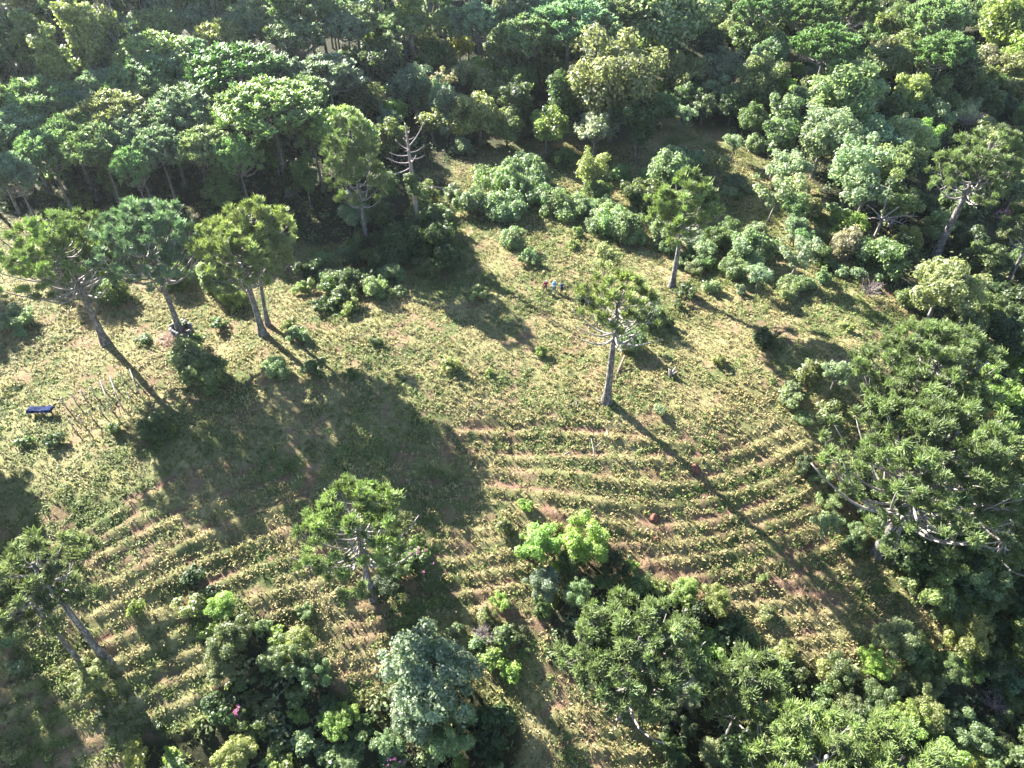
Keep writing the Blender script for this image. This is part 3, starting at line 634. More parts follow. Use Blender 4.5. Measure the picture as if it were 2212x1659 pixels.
LEAFY = '''A 350 110 250 gold tall;A 285 280 150 gold;A 440 240 180 ygreen;A 550 370 220 tan;A 540 1240 90 lime
B 260 260 210 lime;B 90 410 210 lime;B 280 430 290 deep;B 760 290 150 gold;B 640 390 260 green;B 560 310 200 olive;B 1040 400 230 olive;B 880 470 190 lime;B 450 540 260 blue;B 330 500 190 ygreen
B 1170 430 230 green;B 1100 530 250 green;B 960 560 230 olive;B 750 480 220 tan airy;B 630 530 200 tan airy;B 1710 480 500 olive big;B 2000 545 95 lime;B 2080 110 480 silver big;B 1950 280 170 lime
B 1880 380 170 green;B 1500 610 170 mint;B 1380 620 190 deep tall;B 1110 640 180 deep tall;B 1290 790 220 lime;B 700 690 145 blue;B 880 720 250 olive;B 1050 770 220 olive;B 300 640 160 tan;B 370 690 140 lime
B 520 650 150 olive;B 330 860 210 green;B 590 760 170 ygreen;B 760 790 150 gold;B 680 810 110 silver;B 320 770 170 blue;B 1690 690 290 silver;B 1590 810 270 silver airy;B 770 910 125 blue;B 1860 780 200 deep
B 2150 600 160 green;B 2100 440 200 olive;B 190 640 250 green;B 1240 270 230 green;B 1020 300 200 silver;B 1330 480 170 green;B 520 180 200 silver;B 1560 250 220 olive;B 60 600 200 green;B 1600 330 180 silver
B 1000 1130 200 mint mound;B 1130 1085 230 mint mound;B 1230 1130 200 mint mound;B 1080 1180 180 mint mound;B 930 1250 180 mint mound;B 1010 1285 210 mint mound;B 1090 1310 170 mint mound;B 1185 1190 150 mint mound;B 1250 1215 180 mint mound;B 1330 1255 180 mint mound;B 1420 1295 190 mint mound;B 1490 1280 140 mint mound;B 1560 1300 140 mint mound;B 1600 1380 150 mint mound;B 1680 1400 190 mint mound;B 1770 1420 200 mint mound;B 1830 1465 130 mint mound;B 1640 1290 160 mint mound;B 1720 1330 150 mint mound;B 820 1270 170 mint mound;B 1180 1560 110 mint;B 1090 1480 150 mint
B 900 1070 110 green;B 1560 1030 220 ygreen airy;B 1490 1430 90 ygreen;B 2050 1050 250 mint;B 2170 1020 130 mint;B 1740 1080 130 mint;B 1870 1230 210 green;B 1990 1460 180 mint;B 300 1150 170 green;B 270 1330 150 green
B 600 1400 200 green;B 420 1510 260 deep mound;B 640 1520 220 deep mound;B 1600 1190 150 green;B 2170 1330 200 green;B 1330 960 80 green;B 720 1170 110 mint;B 1930 1130 160 mint;B 540 1250 190 green;B 1340 1180 110 mint
B 110 1330 180 blue;B 130 1250 150 green;B 1400 1000 120 green
C 340 60 150 lime;C 640 360 240 blue;C 520 260 200 green;C 380 430 270 silver;C 130 470 210 olive;C 820 440 95 lime;C 600 500 260 olive;C 730 570 160 lime;C 1120 590 430 mint big;C 1310 590 150 blue;C 1080 500 220 ygreen
C 1460 140 230 green;C 1740 440 340 deep big;C 1500 340 260 olive;C 1380 400 240 olive;C 1620 560 200 olive;C 1500 600 220 ygreen;C 540 720 130 lime;C 550 770 95 lime;C 440 880 150 silver airy;C 570 900 110 silver;C 190 985 125 silver
C 720 860 180 green tall;C 980 850 350 silver big;C 1300 880 260 silver;C 1480 890 280 cream big;C 1600 850 200 lime;C 1180 1000 330 silver airy;C 1350 1090 290 olive big;C 760 1060 250 silver;C 1230 1190 300 silver airy;C 690 1190 260 silver airy
C 1650 720 200 silver;C 1820 720 190 cream;C 1960 640 200 green;C 2060 700 180 deep;C 1990 860 220 olive;C 2110 150 310 lime big;C 2170 310 210 lime;C 2000 400 210 tan;C 2140 450 200 olive;C 930 200 220 olive;C 700 180 200 green;C 780 80 200 deep
C 480 120 160 green;C 240 180 160 green;C 280 300 160 deep;C 460 600 170 olive;C 330 560 170 silver;C 250 660 150 green;C 860 620 190 silver;C 1000 390 200 green;C 1250 250 180 green;C 1310 330 170 olive;C 1860 560 200 green;C 640 620 170 green
C 1130 1390 180 lime;C 1470 1000 230 green;C 420 670 150 deep;C 100 620 160 green;C 1000 720 190 silver;C 1400 680 200 green;C 1900 30 200 green;C 2000 100 180 green;C 2060 540 160 green;C 1730 660 180 green;C 900 560 150 olive
F 540 120 200 mint mound;F 820 150 200 silver airy;F 1310 200 270 mint mound;F 1720 330 440 olive near;F 1110 110 190 tan mound;F 430 250 150 mint;F 590 270 170 silver airy;F 150 370 130 green;F 480 360 85 silver;F 630 660 140 deep;F 1060 880 190 silver airy
F 1130 570 90 ygreen;F 340 780 90 ygreen;F 2060 980 260 lime near;F 2140 1090 200 lime mound;F 2150 840 170 lime mound;F 2000 480 260 green near;F 1980 200 220 green;F 2150 450 220 deep;F 2080 620 220 deep;F 1490 420 150 green;F 300 340 110 mint;F 960 170 140 green
F 980 280 110 mint;F 700 120 120 green;F 40 560 70 green;F 330 60 150 green;F 1930 700 130 gold;F 2180 700 160 deep;F 2190 200 160 green;F 1450 130 180 deep;F 1850 60 200 deep;F 250 190 120 green
E 250 370 150 mint;E 110 320 150 deep;E 240 670 75 green;E 710 820 110 ygreen;E 1250 730 90 ygreen;E 1510 390 110 deep;E 1650 180 190 olive airy;E 1900 520 170 mint;E 1810 690 160 mint;E 1990 1090 100 mint;E 1080 70 140 mint;E 1180 160 110 mint;E 870 370 110 ygreen
E 380 370 100 green;E 690 200 160 deep;E 560 230 140 green;E 330 180 180 deep;E 940 850 60 ygreen;E 2100 440 80 green;E 1460 80 80 ygreen;E 110 870 80 green
D 1180 830 250 mint mound;D 1290 920 230 green mound;D 1700 850 160 mint;D 1910 820 150 green;D 1810 630 110 mint;D 2160 330 150 green;D 1320 320 220 mint mound;D 1420 420 140 ygreen;D 700 400 160 green;D 1850 330 130 ygreen;D 1760 560 100 ygreen;D 640 340 120 mint
D 1060 300 160 green;D 1350 560 110 green;D 880 660 90 green;D 700 1200 110 green;D 330 1270 110 deep;D 150 1290 90 green;D 940 1230 190 deep;D 1850 640 100 mint;D 2130 460 120 ygreen;D 130 620 90 mint;D 2040 340 150 green;D 100 540 150 mint;D 1180 680 130 green
G 1160 400 170 deep;G 1170 590 180 ygreen;G 1350 600 200 lime;G 1260 740 130 lime;G 1430 780 260 green;G 1600 710 130 mint;G 1300 490 100 deep;G 820 610 130 lime;G 1710 770 140 lime;G 1830 830 220 ygreen;G 1740 930 220 green;G 1900 1010 200 mint
G 1370 960 210 olive;G 1640 1010 160 deep;G 1450 1070 110 olive;G 1480 1260 170 ygreen;G 1640 1250 150 olive;G 1830 1270 120 lime;G 1230 1300 90 lime;G 560 1050 220 olive;G 840 1500 190 gold;G 1060 1490 110 lime;G 1450 1500 240 ygreen
G 2040 1310 200 lime;G 1860 1430 200 mint;G 1700 1530 190 ygreen;G 2000 1480 160 mint;G 2150 1540 130 mint;G 70 1490 150 olive;G 100 960 130 blue;G 1870 620 100 mint;G 1570 1340 170 green;G 1800 1150 160 green;G 2000 1170 140 deep;G 1540 1150 120 olive;G 960 1330 80 deep
G 40 800 110 mint;G 2080 500 80 olive;G 620 1260 80 deep
H 560 1000 540 silver near;H 470 1240 330 silver near;H 700 1390 300 mint near;H 320 1440 200 mint near;H 370 340 170 mint near;H 500 310 165 green;H 330 470 200 deep near;H 190 480 160 olive near;H 490 190 65 lime;H 1250 190 270 lime near;H 1355 110 90 gold;H 1540 210 280 lime near
H 1040 100 110 olive;H 1160 -25 85 lime;H 1430 320 180 green;H 1365 345 80 lime;H 1270 460 230 blue near;H 1250 600 120 green;H 1700 340 180 deep;H 1810 330 120 lime;H 1640 440 130 green;H 1490 510 190 mint;H 920 640 120 olive;H 1010 570 110 lime
H 735 750 105 mint;H 860 820 130 mint;H 1020 800 170 green;H 950 920 170 lime;H 1060 990 150 lime;H 2140 480 170 lime near;H 2130 820 160 lime near;H 2150 1120 190 silver near;H 1990 1190 200 green near;H 60 1260 160 lime near;H 60 1550 180 mint near;H 560 1520 160 olive
H 770 1560 130 lime;H 340 1540 150 mint;H 930 1490 150 deep;H 120 1420 160 green;H 1150 880 90 green;H 640 830 100 green;H 840 1260 140 olive;H 1960 880 180 green;H 2010 1050 170 deep;H 2080 1500 180 green;H 1850 460 150 green;H 1930 620 160 green;H 1980 480 100 ygreen;H 960 1560 130 green
H 180 1350 170 green;H 1100 760 110 green;H 2190 640 180 deep
I 60 545 110 lime;I 150 530 150 lime;I 330 570 190 ygreen;I 290 830 180 lime;I 640 640 115 olive;I 610 400 80 ygreen;I 740 860 150 ygreen;I 560 900 150 lime;I 1580 810 105 green;I 1600 430 120 green;I 1920 430 260 mint near;I 1740 530 140 mint;I 2000 570 200 green
I 2060 750 200 deep;I 1880 860 170 olive;I 1290 940 190 lime;I 1480 1270 230 lime;I 1870 1390 240 mint near;I 1640 1480 290 lime near;I 1880 1530 210 gold;I 2110 1480 190 olive;I 830 1270 150 silver;I 1100 1000 200 green;I 1300 1160 200 green;I 1000 960 170 ygreen;I 430 720 180 deep
I 500 800 160 green;I 150 720 180 green;I 60 850 200 green;I 380 1000 170 deep;I 120 1150 200 silver;I 80 1300 200 deep;I 1150 1200 190 olive;I 1600 1060 190 green;I 1750 960 190 green;I 2000 960 200 deep;I 2150 900 180 green;I 1750 1200 180 deep;I 2150 1250 190 green;I 780 1000 170 green
I 640 990 190 lime;I 1450 1050 180 olive;I 2140 600 200 deep;I 2150 400 180 green;I 2060 200 200 green;I 1800 650 130 olive;I 60 1480 200 green;I 300 1500 200 olive;I 980 1150 170 green;I 1900 980 150 lime;I 1420 1420 160 olive;I 1750 1330 130 deep;I 2010 1330 160 deep
I 1500 130 140 ygreen;I 1900 150 180 green;I 1320 80 90 mint;I 1010 90 170 silver airy;I 1720 400 120 olive;I 2180 1100 160 mint'''
for line in LEAFY.replace('\n', ';').split(';'):
    q = line.split(); leafy(q[0], float(q[1]), float(q[2]), float(q[3]), q[4], q[5] if len(q) > 5 else None)

# --- trees that fill the rest of the wood, the valley and the slope beyond
def fill(poly, spacing, fams, cols, seed, off=4.0, rr=(1.5, 3.0), most=200, clear=.75):
    r = np.random.default_rng(seed); n = 0
    xs = [p[0] for p in poly]; ys = [p[1] for p in poly]
    for _ in range(most * 14):
        if n >= most: break
        px, py = r.uniform(min(xs), max(xs)), r.uniform(min(ys), max(ys))
        if not inpoly(np.array([px]), np.array([py]), poly)[0]: continue
        x, y, z = hit(px, py, off)
        R = r.uniform(*rr)
        if any((x - a) ** 2 + (y - b) ** 2 < (spacing * .5 + c * clear) ** 2 for a, b, c in TAKEN): continue
        plant_at(x, y, R, fams[r.integers(len(fams))], cols[r.integers(len(cols))], px, py, r.uniform(.9, 1.2)); n += 1
    return n
FILLN = [fill([(1350, 400), (1640, 380), (1900, 430), (1920, 560), (1720, 640), (1500, 600), (1360, 520)], .7, ['mound', 'airy', 'small', 'mound'], ['silver', 'mint', 'green', 'silver', 'olive'], 31, 1.5, (1.0, 2.3), 46, .55),
 fill([(1780, 760), (1900, 900), (1960, 1150), (1830, 1180), (1740, 1000), (1700, 840)], .7, ['mound', 'small'], ['green', 'deep', 'mint', 'olive'], 32, 1, (.9, 1.9), 16, .6),
 fill([(1930, 1180), (2250, 1000), (2250, 1480), (2050, 1420)], .6, ['near', 'mound', 'med'], ['green', 'mint', 'green', 'ygreen', 'deep'], 33, 2, (1.5, 2.8), 30, .5),
 fill([(620, 560), (900, 470), (960, 560), (800, 640), (680, 660)], .7, ['mound', 'small'], ['green', 'deep', 'mint'], 34, 1, (.9, 2.0), 26, .5),
 fill([(800, -60), (2212, -60), (2212, 500), (1950, 560), (1800, 400), (1600, 280), (1300, 230), (950, 270), (820, 200)], 1.2, ['med', 'med', 'tall', 'airy', 'big'],
     ['green', 'olive', 'silver', 'ygreen', 'mint', 'green', 'deep'], 21, 4, (1.4, 2.9), 110),
 fill([(-60, 200), (780, 100), (900, 460), (600, 470), (-60, 430)], 1.6, ['med', 'tall', 'small'], ['green', 'deep', 'mint', 'green'], 22, 3, (1.3, 2.4), 70, .12),
 fill([(-150, -90), (1100, -90), (1000, 5), (300, 40), (180, 130), (60, 190), (-150, 240)], 1.0, ['gum'], ['deep', 'green', 'olive', 'deep', 'ygreen'], 23, 15, (1.9, 3.0), 60, .55),
 fill([(900, -110), (2350, -110), (2350, 30), (900, 60)], .8, ['big', 'med'], ['green', 'mint', 'mint', 'olive'], 27, 6, (2.2, 3.8), 70, .5),
 fill([(2030, -40), (2330, -40), (2330, 420), (2150, 380)], .8, ['med', 'mound', 'med'], ['lime', 'ygreen', 'cream', 'olive'], 28, 4, (1.6, 3.0), 40, .5),
 fill([(1980, 560), (2300, 480), (2300, 1050), (2150, 1000), (2120, 760)], 1.4, ['med', 'near'], ['deep', 'green', 'deep'], 24, 3, (1.6, 2.8), 16),
 fill([(1420, 1480), (2300, 1250), (2300, 1760), (1450, 1760)], 1.4, ['near', 'med'], ['green', 'deep', 'ygreen', 'olive'], 25, 3, (1.4, 2.4), 30),
 fill([(420, 1500), (1150, 1540), (1150, 1760), (300, 1760)], 1.4, ['near', 'small'], ['green', 'deep', 'mint'], 26, 3, (1.2, 2.2), 16)]
print('fill', FILLN, 'rec', len(REC))
# three pines just outside the left edge, whose shadows fall into the picture
for q_, (p_, H_, R_) in enumerate([((-150, 560), 16, 5.5), ((-260, 740), 15, 5.2), ((-180, 880), 14, 5.0), ((-330, 1050), 14, 5.0), ((-120, 1190), 15, 5.5), ((-420, 1420), 16, 6.0), ((-330, 1240), 14, 5.0), ((-230, 1480), 18, 7.5), ((-110, 1580), 17, 7)]):
    x_, y_, z_ = hit(*p_); t = thing('araucaria_pine', (x_, y_, z_), '', 'pine tree', 'tall araucaria pines with umbrella crowns')
    m_ = FAR[RNG.integers(len(FAR))]; sc_ = (R_ / 5.6, R_ / 5.6, H_ / 15)
    ob('trunk', m_[0], t, sc=sc_); ob('branches', m_[1], t, sc=sc_); ob('crown', m_[2], t, sc=sc_, col=ARAU['y'])
    t['label'] = f'{("first", "second", "third", "fourth", "fifth", "sixth", "seventh", "eighth", "ninth")[q_]} araucaria from the top of those outside the left edge'

hz, n_ = newmat('haze'); pv = n_.nodes.new('ShaderNodeVolumePrincipled'); pv.inputs['Color'].default_value = (.86, .93, 1, 1); pv.inputs['Density'].default_value = .00006
pv.inputs['Anisotropy'].default_value = .55
on_ = n_.nodes.new('ShaderNodeOutputMaterial'); n_.links.new(pv.outputs[0], on_.inputs['Volume'])
zlo = float(ZZ.min()) - 1; zhi = float(ZZ.max()) + 24
mb = MB(); mb.box(((gx[0] + gx[-1]) / 2, (gy[0] + gy[-1]) / 2, (zlo + zhi) / 2), (gx[-1] - gx[0] + 6, gy[-1] - gy[0] + 6, zhi - zlo)); o = ob('haze', mb.build('haze', [hz])); tag(o, 'thin bluish haze in the air over the slope', None, None, 'stuff')
# ------------------------------------------------------------------ the dead-topped tree
def z_at(x, y, py):
    """Height at which a plumb line over (x, y) crosses a picture row."""
    t = (H0 / 2 - py) / FPX          # up = t * dep
    return CAM_H + y * (t * CP - SP) / (CP + t * SP)
def curve(mb, a, b, sag, r0, r1, n=6, sides=5):
    a = np.asarray(a, float); b = np.asarray(b, float); s = np.linspace(0, 1, n)[:, None]
    mb.tube(a + (b - a) * s + np.array([0, 0, -1.0]) * sag * np.sin(np.pi * s), np.linspace(r0, r1, n), sides)
dx_, dy_, dz_ = hit(905, 522); dz_ = float(ground(dx_, dy_)); dH = z_at(dx_, dy_, 268) - dz_
dt = thing('dead_topped_pine', (dx_, dy_, dz_), 'pine with a dead bare top and ivy-green middle beside the grassy clearing', 'pine tree')
mb = MB(); mb.tube([(0, 0, -.3), (.05, 0, dH * .3), (-.05, 0, dH * .6), (-.3, .1, dH)], [.42, .33, .27, .10], 9)
ob('trunk', mb.build('trunk', [M_DEAD], True), dt)
r_ = np.random.default_rng(77)
for k, (f, az, L, rise) in enumerate([(.66, 3.5, 3.6, -.2), (.70, 2.9, 3.4, .3), (.73, .2, 1.9, .3), (.76, 3.3, 2.6, .5), (.78, .35, 2.0, .6), (.80, 2.6, 2.2, .9), (.83, .8, 3.0, 2.6), (.74, 5.0, 1.8, .2),
                                      (.86, 2.4, 1.0, .3), (.88, .3, .8, .3), (.70, 1.2, 1.6, .3), (.91, 4.0, .6, .2), (.93, 1.0, .5, .2), (.81, 4.4, 1.4, .3)]):
    mb = MB(); curve(mb, (0, 0, 0), (L * math.cos(az), L * math.sin(az), rise), .12 * L, .085, .025)
    ob('dead_branch', mb.build('dead_branch', [M_TWIG], True), dt, (-.1 * f, 0, dH * f))
mb = MB(); curve(mb, (0, 0, 0), (5.2, -.6, -.3), -.25, .07, .03); ob('dead_branch', mb.build('dead_branch', [M_DEAD], True), dt, (.1, 0, dH * .5))
for (ox, oy, f, R_) in [(.1, -.5, .50, 1.35), (-.5, -.3, .56, 1.0), (.9, -.2, .45, 1.1), (.2, -.6, .60, .8), (1.5, -.4, .30, 1.0), (2.2, -.5, .22, .9), (-.7, -.3, .27, .75), (.3, -.4, .12, .8)]:
    Vl, Fl = crown(r_, 1, .9, 9, 900, .16)[0]
    ob('ivy_clump', mesh('ivy_clump', Vl * R_, Fl, [M_LEAF]), dt, (ox, oy, dH * f), col=COL['green'] if f > .35 else COL['deep'])

# ------------------------------------------------------------------ bare shrubs and dead limbs
def bare_twigs(rng, R, n, mat, up=.5):
    mb = MB()
    for _ in range(n):
        d = unit(1, rng)[0]; d[2] = abs(d[2]) + up; d /= np.linalg.norm(d); L = R * rng.uniform(.7, 1.1)
        e = d * L; m = e * .5 + rng.normal(0, .08, 3) * R; mb.tube([(0, 0, -.1), m, e], [.03 * R ** .5, .02 * R ** .5, .008], 3, False)
        for _ in range(5):
            s = rng.uniform(.45, .95); p = m + (e - m) * max(0, (s - .5) * 2); q = p + (d * .6 + unit(1, rng)[0] * .7) * R * .3
            mb.tube([p, (p + q) / 2 + rng.normal(0, .02, 3), q], [.014 * R ** .5, .01, .005], 3, False)
    return mb.build('twigs', [mat], True)
for px, py, w, lab, mat in [(1046, 1366, 56, 'leafless grey-pink shrub on the slope above the big silver tree', M_TWIG), (1862, 262, 48, 'leafless purple-grey tree amid the greenery upper right', M_TWIG),
        (1700, 262, 52, 'leafless pale tree behind the silvery trees near the meadow corner', M_TWIG), (2072, 290, 66, 'wide leafless grey tree between cream and olive crowns', M_TWIG),
        (1545, 72, 26, 'small leafless tree below the bright lime crown at the top', M_TWIG), (1875, 622, 56, 'low leafless pinkish shrub by the curving earth track', M_TWIG),
        (2140, 1512, 70, 'leafless grey shrub in the lower right corner thicket', M_TWIG), (1722, 165, 34, 'leafless grey tree behind a yellow-green bush on the wooded rise', M_TWIG)]:
    x, y, z = hit(px, py + w * .3); z = float(ground(x, y)); R = w / 2 * project(x, y, z)[2] / FPX
    t = thing('bare_shrub', (x, y, z), lab, 'shrub', None); hh = 0.0
    wood = bool(woods(np.array([x]), np.array([y]))[0])
    hh = 3.6 if wood and py < 600 else .5
    mb = MB(); mb.tube([(0, 0, -.2), (.05, 0, hh * .6), (0, 0, hh + .15)], [.09, .07, .05], 6); ob('stem', mb.build('stem', [mat], True), t)
    ob('twigs', bare_twigs(np.random.default_rng(int(px)), R * 1.15, 34, mat), t, (0, 0, hh))
x, y, z = hit(1890, 510); z = float(ground(x, y)); t = thing('bare_limbed_tree', (x, y, z), 'half dead tree spreading reddish bare limbs over the dark hollow', 'tree')
mb = MB(); mb.tube([(0, 0, -.3), (.1, 0, 1.5), (0, 0, 3)], [.25, .2, .17], 7); ob('trunk', mb.build('trunk', [M_BRANCH], True), t)
for az, L, rs in [(-.2, 4.6, 1.0), (.3, 5.2, 3.0), (3.3, 3.0, .2), (2.6, 2.6, 1.6), (1.2, 4, 3.4), (-.8, 3.4, .4), (-1.6, 3, .6)]:
    mb = MB(); e = np.array([L * math.cos(az), L * math.sin(az), rs]); curve(mb, (0, 0, 0), e, -.3, .13, .04)
    for q in (.5, .7, .85): curve(mb, e * q + np.array([0, 0, .25]), e * q + np.array([math.cos(az + 1.3) * .9, math.sin(az + 1.3) * .9, .9 * (1 - q) + .3]), -.1, .05, .02, 4)
    ob('limb', mb.build('limb', [M_TWIG], True), t, (0, 0, 2.7))

# ------------------------------------------------------------------ log, stump, fallen branches, earth mounds
def at(px, py, dz=0.0):
    x, y, z = hit(px, py); return np.array([x, y, float(ground(x, y)) + dz])
a = at(1327, 822); b = at(1348, 780, .9)
t = thing('leaning_log', tuple(a), 'peeling reddish log leaning behind the lone araucaria trunk', 'log'); mb = MB(); mb.tube([(0, 0, -.2), tuple((b - a) * .5), tuple(b - a)], [.17, .15, .12], 9)
ob('log_body', mb.build('log_body', [noisemat('red_log', [(.3, (.09, .05, .04)), (.6, (.15, .10, .075))], 4, .9, .5)], True), t)
p = at(1447, 812); t = thing('broken_stump', tuple(p), 'splintered pale stump in the grass downhill of the fork-trunked pine', 'stump')
mb = MB(); mb.tube([(0, 0, -.1), (.02, 0, .4), (-.1, .1, .75)], [.26, .2, .14], 8); ob('stump_base', mb.build('stump_base', [M_DEAD], True), t)
for o_, e_ in [((.15, 0, .3), (.5, .1, 1.25)), ((-.1, 0, .4), (-.25, .1, 1.0)), ((.3, 0, .2), (.75, -.1, .7))]:
    mb = MB(); mb.tube([o_, e_], [.11, .04], 5); ob('splinter', mb.build('splinter', [plain('pale_wood', (.28, .26, .23), .7)], True), t)
for pts, lab in [([(1222, 882), (1253, 868)], 'thick bleached stick lying beside the lone araucaria foot'), ([(1244, 872), (1247, 886)], 'short stick crossing the bleached stick near the lone araucaria'),
        ([(1281, 972), (1300, 955)], 'pale twig on the grass below the lone araucaria'), ([(1277, 950), (1283, 1000)], 'long thin stem standing in grass above the first terrace'),
        ([(1310, 930), (1312, 952)], 'thin straw stem under the lone araucaria shadow'), ([(1218, 986), (1232, 975)], 'thin pale twig on the uppermost long terrace line')]:
    a = at(*pts[0], .15); b = at(*pts[1], .2); t = thing('fallen_branch', tuple(a), lab, 'fallen branch', None)
    mb = MB(); mb.tube([(0, 0, 0), tuple((b - a) * .5 + np.array([.08, .05, .05])), tuple(b - a)], [.055, .05, .03], 5)
    ob('stick', mb.build('stick', [M_BRANCH], True), t)
def mound(px, py, R, hh, lab, seed):
    r = np.random.default_rng(seed); p = at(px, py); t = thing('earth_mound', tuple(p), lab, 'termite mound', 'red earth mounds on the terraces')
    n, k = 14, 7; V = []
    for j in range(k):
        f = j / (k - 1); rr = R * (1 - f ** 1.7) + .03
        for i in range(n):
            a_ = 2 * np.pi * i / n; q = rr * r.uniform(.78, 1.2); V.append((q * math.cos(a_), q * math.sin(a_), hh * f * r.uniform(.9, 1.1) - .05))
    F = [[j * n + i, j * n + (i + 1) % n, (j + 1) * n + (i + 1) % n, (j + 1) * n + i] for j in range(k - 1) for i in range(n)]
    ob('mound_body', mesh('mound_body', V, np.array(F), [M_SOIL], True), t)
    for _ in range(9):
        a_ = r.uniform(0, 6.28); q = R * r.uniform(.7, 1.5); s = R * r.uniform(.12, .28); u = unit(8, r) * s
        Vc = np.array([[x, y, z] for x in (-1, 1) for y in (-1, 1) for z in (-1, 1)]) * s * r.uniform(.6, 1.1, (8, 3)) * .8
        ob('clod', mesh('clod', Vc, np.array([[0, 1, 3, 2], [4, 6, 7, 5], [0, 4, 5, 1], [2, 3, 7, 6], [0, 2, 6, 4], [1, 5, 7, 3]]), [M_SOIL]), t, (q * math.cos(a_), q * math.sin(a_), s * .6), (0, 0, r.uniform(0, 3)))
mound(1501, 1012, .55, .9, 'dark red termite mound in the lone araucaria trunk shadow', 1)
mound(1413, 1116, .55, .65, 'broken red termite mound above a bare soil patch on the terraces', 2)
mound(1419, 1162, .3, .4, 'smallest red termite mound, just under the broken one', 3)

# ------------------------------------------------------------------ square grey ruin with a heap of dry fronds
M_STONE = noisemat('grey_masonry', [(.3, (.07, .07, .07)), (.6, (.16, .16, .158)), (.75, (.24, .235, .225))], 5, .9, .5)
p = at(396, 722); t = thing('masonry_ruin', tuple(p), 'square grey masonry ruin with crumbling walls at the blue-green araucaria foot', 'ruin', None, -.62)
r_ = np.random.default_rng(5)
def wall(axis, off, L, rows, skip):
    for row in range(rows):
        n = int(L / .42); x0 = -L / 2 + (.21 if row % 2 else 0)
        for i in range(n):
            if (row, i) in skip or (row == rows - 1 and r_.random() < .3): continue
            c = x0 + .42 * (i + .5); q = r_.normal(0, .008, 3); mb = MB()
            if abs(c) > L / 2: continue
            mb.box((0, 0, 0), (.405, .20, .195) if axis == 0 else (.20, .405, .195))
            key = 'b%d' % axis
            if key not in KP: KP[key] = mb.build('block', [M_STONE])
            ob('block', KP[key], t, ((c, off, .1 + row * .2) if axis == 0 else (off, c, .1 + row * .2)) + q, (0, 0, r_.normal(0, .02)))
wall(0, -.95, 2.0, 6, {(4, 1), (3, 1), (4, 2)}); wall(0, .95, 2.0, 7, set()); wall(1, -1.06, 1.6, 7, {(3, 2), (2, 2)}); wall(1, 1.06, 1.6, 5, {(3, 1), (4, 1)})
mb = MB(); mb.box((0, 0, .34), (1.86, 1.66, .7)); ob('earth_fill', mb.build('earth_fill', [M_SOIL]), t)
Vl, Fl = crown(r_, .8, .45, 8, 500, .11)[0]; ob('creeper', mesh('creeper', Vl, Fl, [M_LEAF]), t, (-.35, .5, 1.0), col=COL['deep'])
p = at(366, 733); mb = MB(); r_ = np.random.default_rng(9)
for _ in range(160):
    c = np.array([r_.normal(0, .9), r_.normal(0, .9), 0]); c[2] = max(0, .45 - .25 * np.hypot(c[0], c[1])) + r_.uniform(0, .15); d = unit(1, r_)[0] * r_.uniform(.3, .8); d[2] *= .2
    mb.tube([c - d, c + (0, 0, .05), c + d], [.012, .028, .010], 3, False)
tag(ob('dry_branch_heap', mb.build('dry_branch_heap', [noisemat('dry_frond', [(.3, (.17, .10, .08)), (.6, (.36, .25, .20))], 5, .9, .2)]), None, tuple(p)), 'heap of dry pinkish-brown pine branches beside the grey ruin', 'brush heap')

# ------------------------------------------------------------------ stakes with cross rails, and the blue table
M_POST = noisemat('weathered_stake', [(.3, (.16, .125, .09)), (.6, (.34, .29, .24))], 6, .9, .4); M_CUT = plain('cut_wood', (.38, .35, .3)); M_RAIL = plain('pale_pole', (.24, .225, .2))
def zz(a, b): return (60 + a / 3.687) / 1.794, (1400 + b / 3.687) / 1.794
upper = [(655, 535), (800, 475), (930, 415), (1065, 360), (1215, 295), (1350, 225), (1495, 160), (1640, 140)]
lower = [(755, 825), (890, 770), (1035, 700), (1175, 625), (1315, 580), (1450, 515), (1600, 450), (1735, 380)]
ordi = ['first', 'second', 'third', 'fourth', 'fifth', 'sixth', 'seventh', 'last']; tops = {}
for row, pts in (('back', upper), ('front', lower)):
    for i, q in enumerate(pts):
        px, py = zz(*q); hp = 1.5; x, y, z = hit(px, py, hp); z = float(ground(x, y))
        t = thing('wooden_stake', (x, y, z), f'weathered wooden stake, {ordi[i]} from the left in the {row} row of stakes', 'stake', 'stakes standing in two rows on the pale grass', RNG.uniform(0, 3))
        if 'post' not in KP:
            mb = MB(); mb.tube([(0, 0, -.2), (.01, 0, .7), (0, 0, hp - .01)], [.075, .07, .065], 7); KP['post'] = mb.build('post', [M_POST], True)
            mb = MB(); mb.tube([(0, 0, hp - .012), (0, 0, hp + .012)], [.064, .06], 7); KP['cut'] = mb.build('cut_end', [M_CUT])
        ob('post', KP['post'], t); ob('cut_end', KP['cut'], t); tops[row, i] = np.array([x, y, z + hp + .04])
for i, lab in ((4, 'pale pole laid across the fifth pair of stakes'), (5, 'pale pole laid across the sixth pair of stakes'), (7, 'thin pale pole laid across the last pair of stakes')):
    a, b = tops['back', i], tops['front', i]; d = (b - a) * .06; t = thing('cross_rail', tuple(a), lab, 'pole', 'poles laid across the stakes')
    mb = MB(); mb.tube([tuple(-d), tuple((b - a) * .5 + np.array([0, 0, -.01])), tuple(b - a + d)], [.045, .045, .04], 6); ob('pole', mb.build('pole', [M_RAIL], True), t)
M_BLUE = plain('blue_tarpaulin', (.002, .009, .042), .8, .05); a = at(66, 896); b = at(122, 894)
t = thing('tarp_table', tuple((a + b) / 2), 'long low table under a dark blue tarpaulin in the weeds', 'table', None, math.atan2(b[1] - a[1], b[0] - a[0])); Lt = float(np.linalg.norm((b - a)[:2]))
nx_, ny_ = 25, 9; V = []
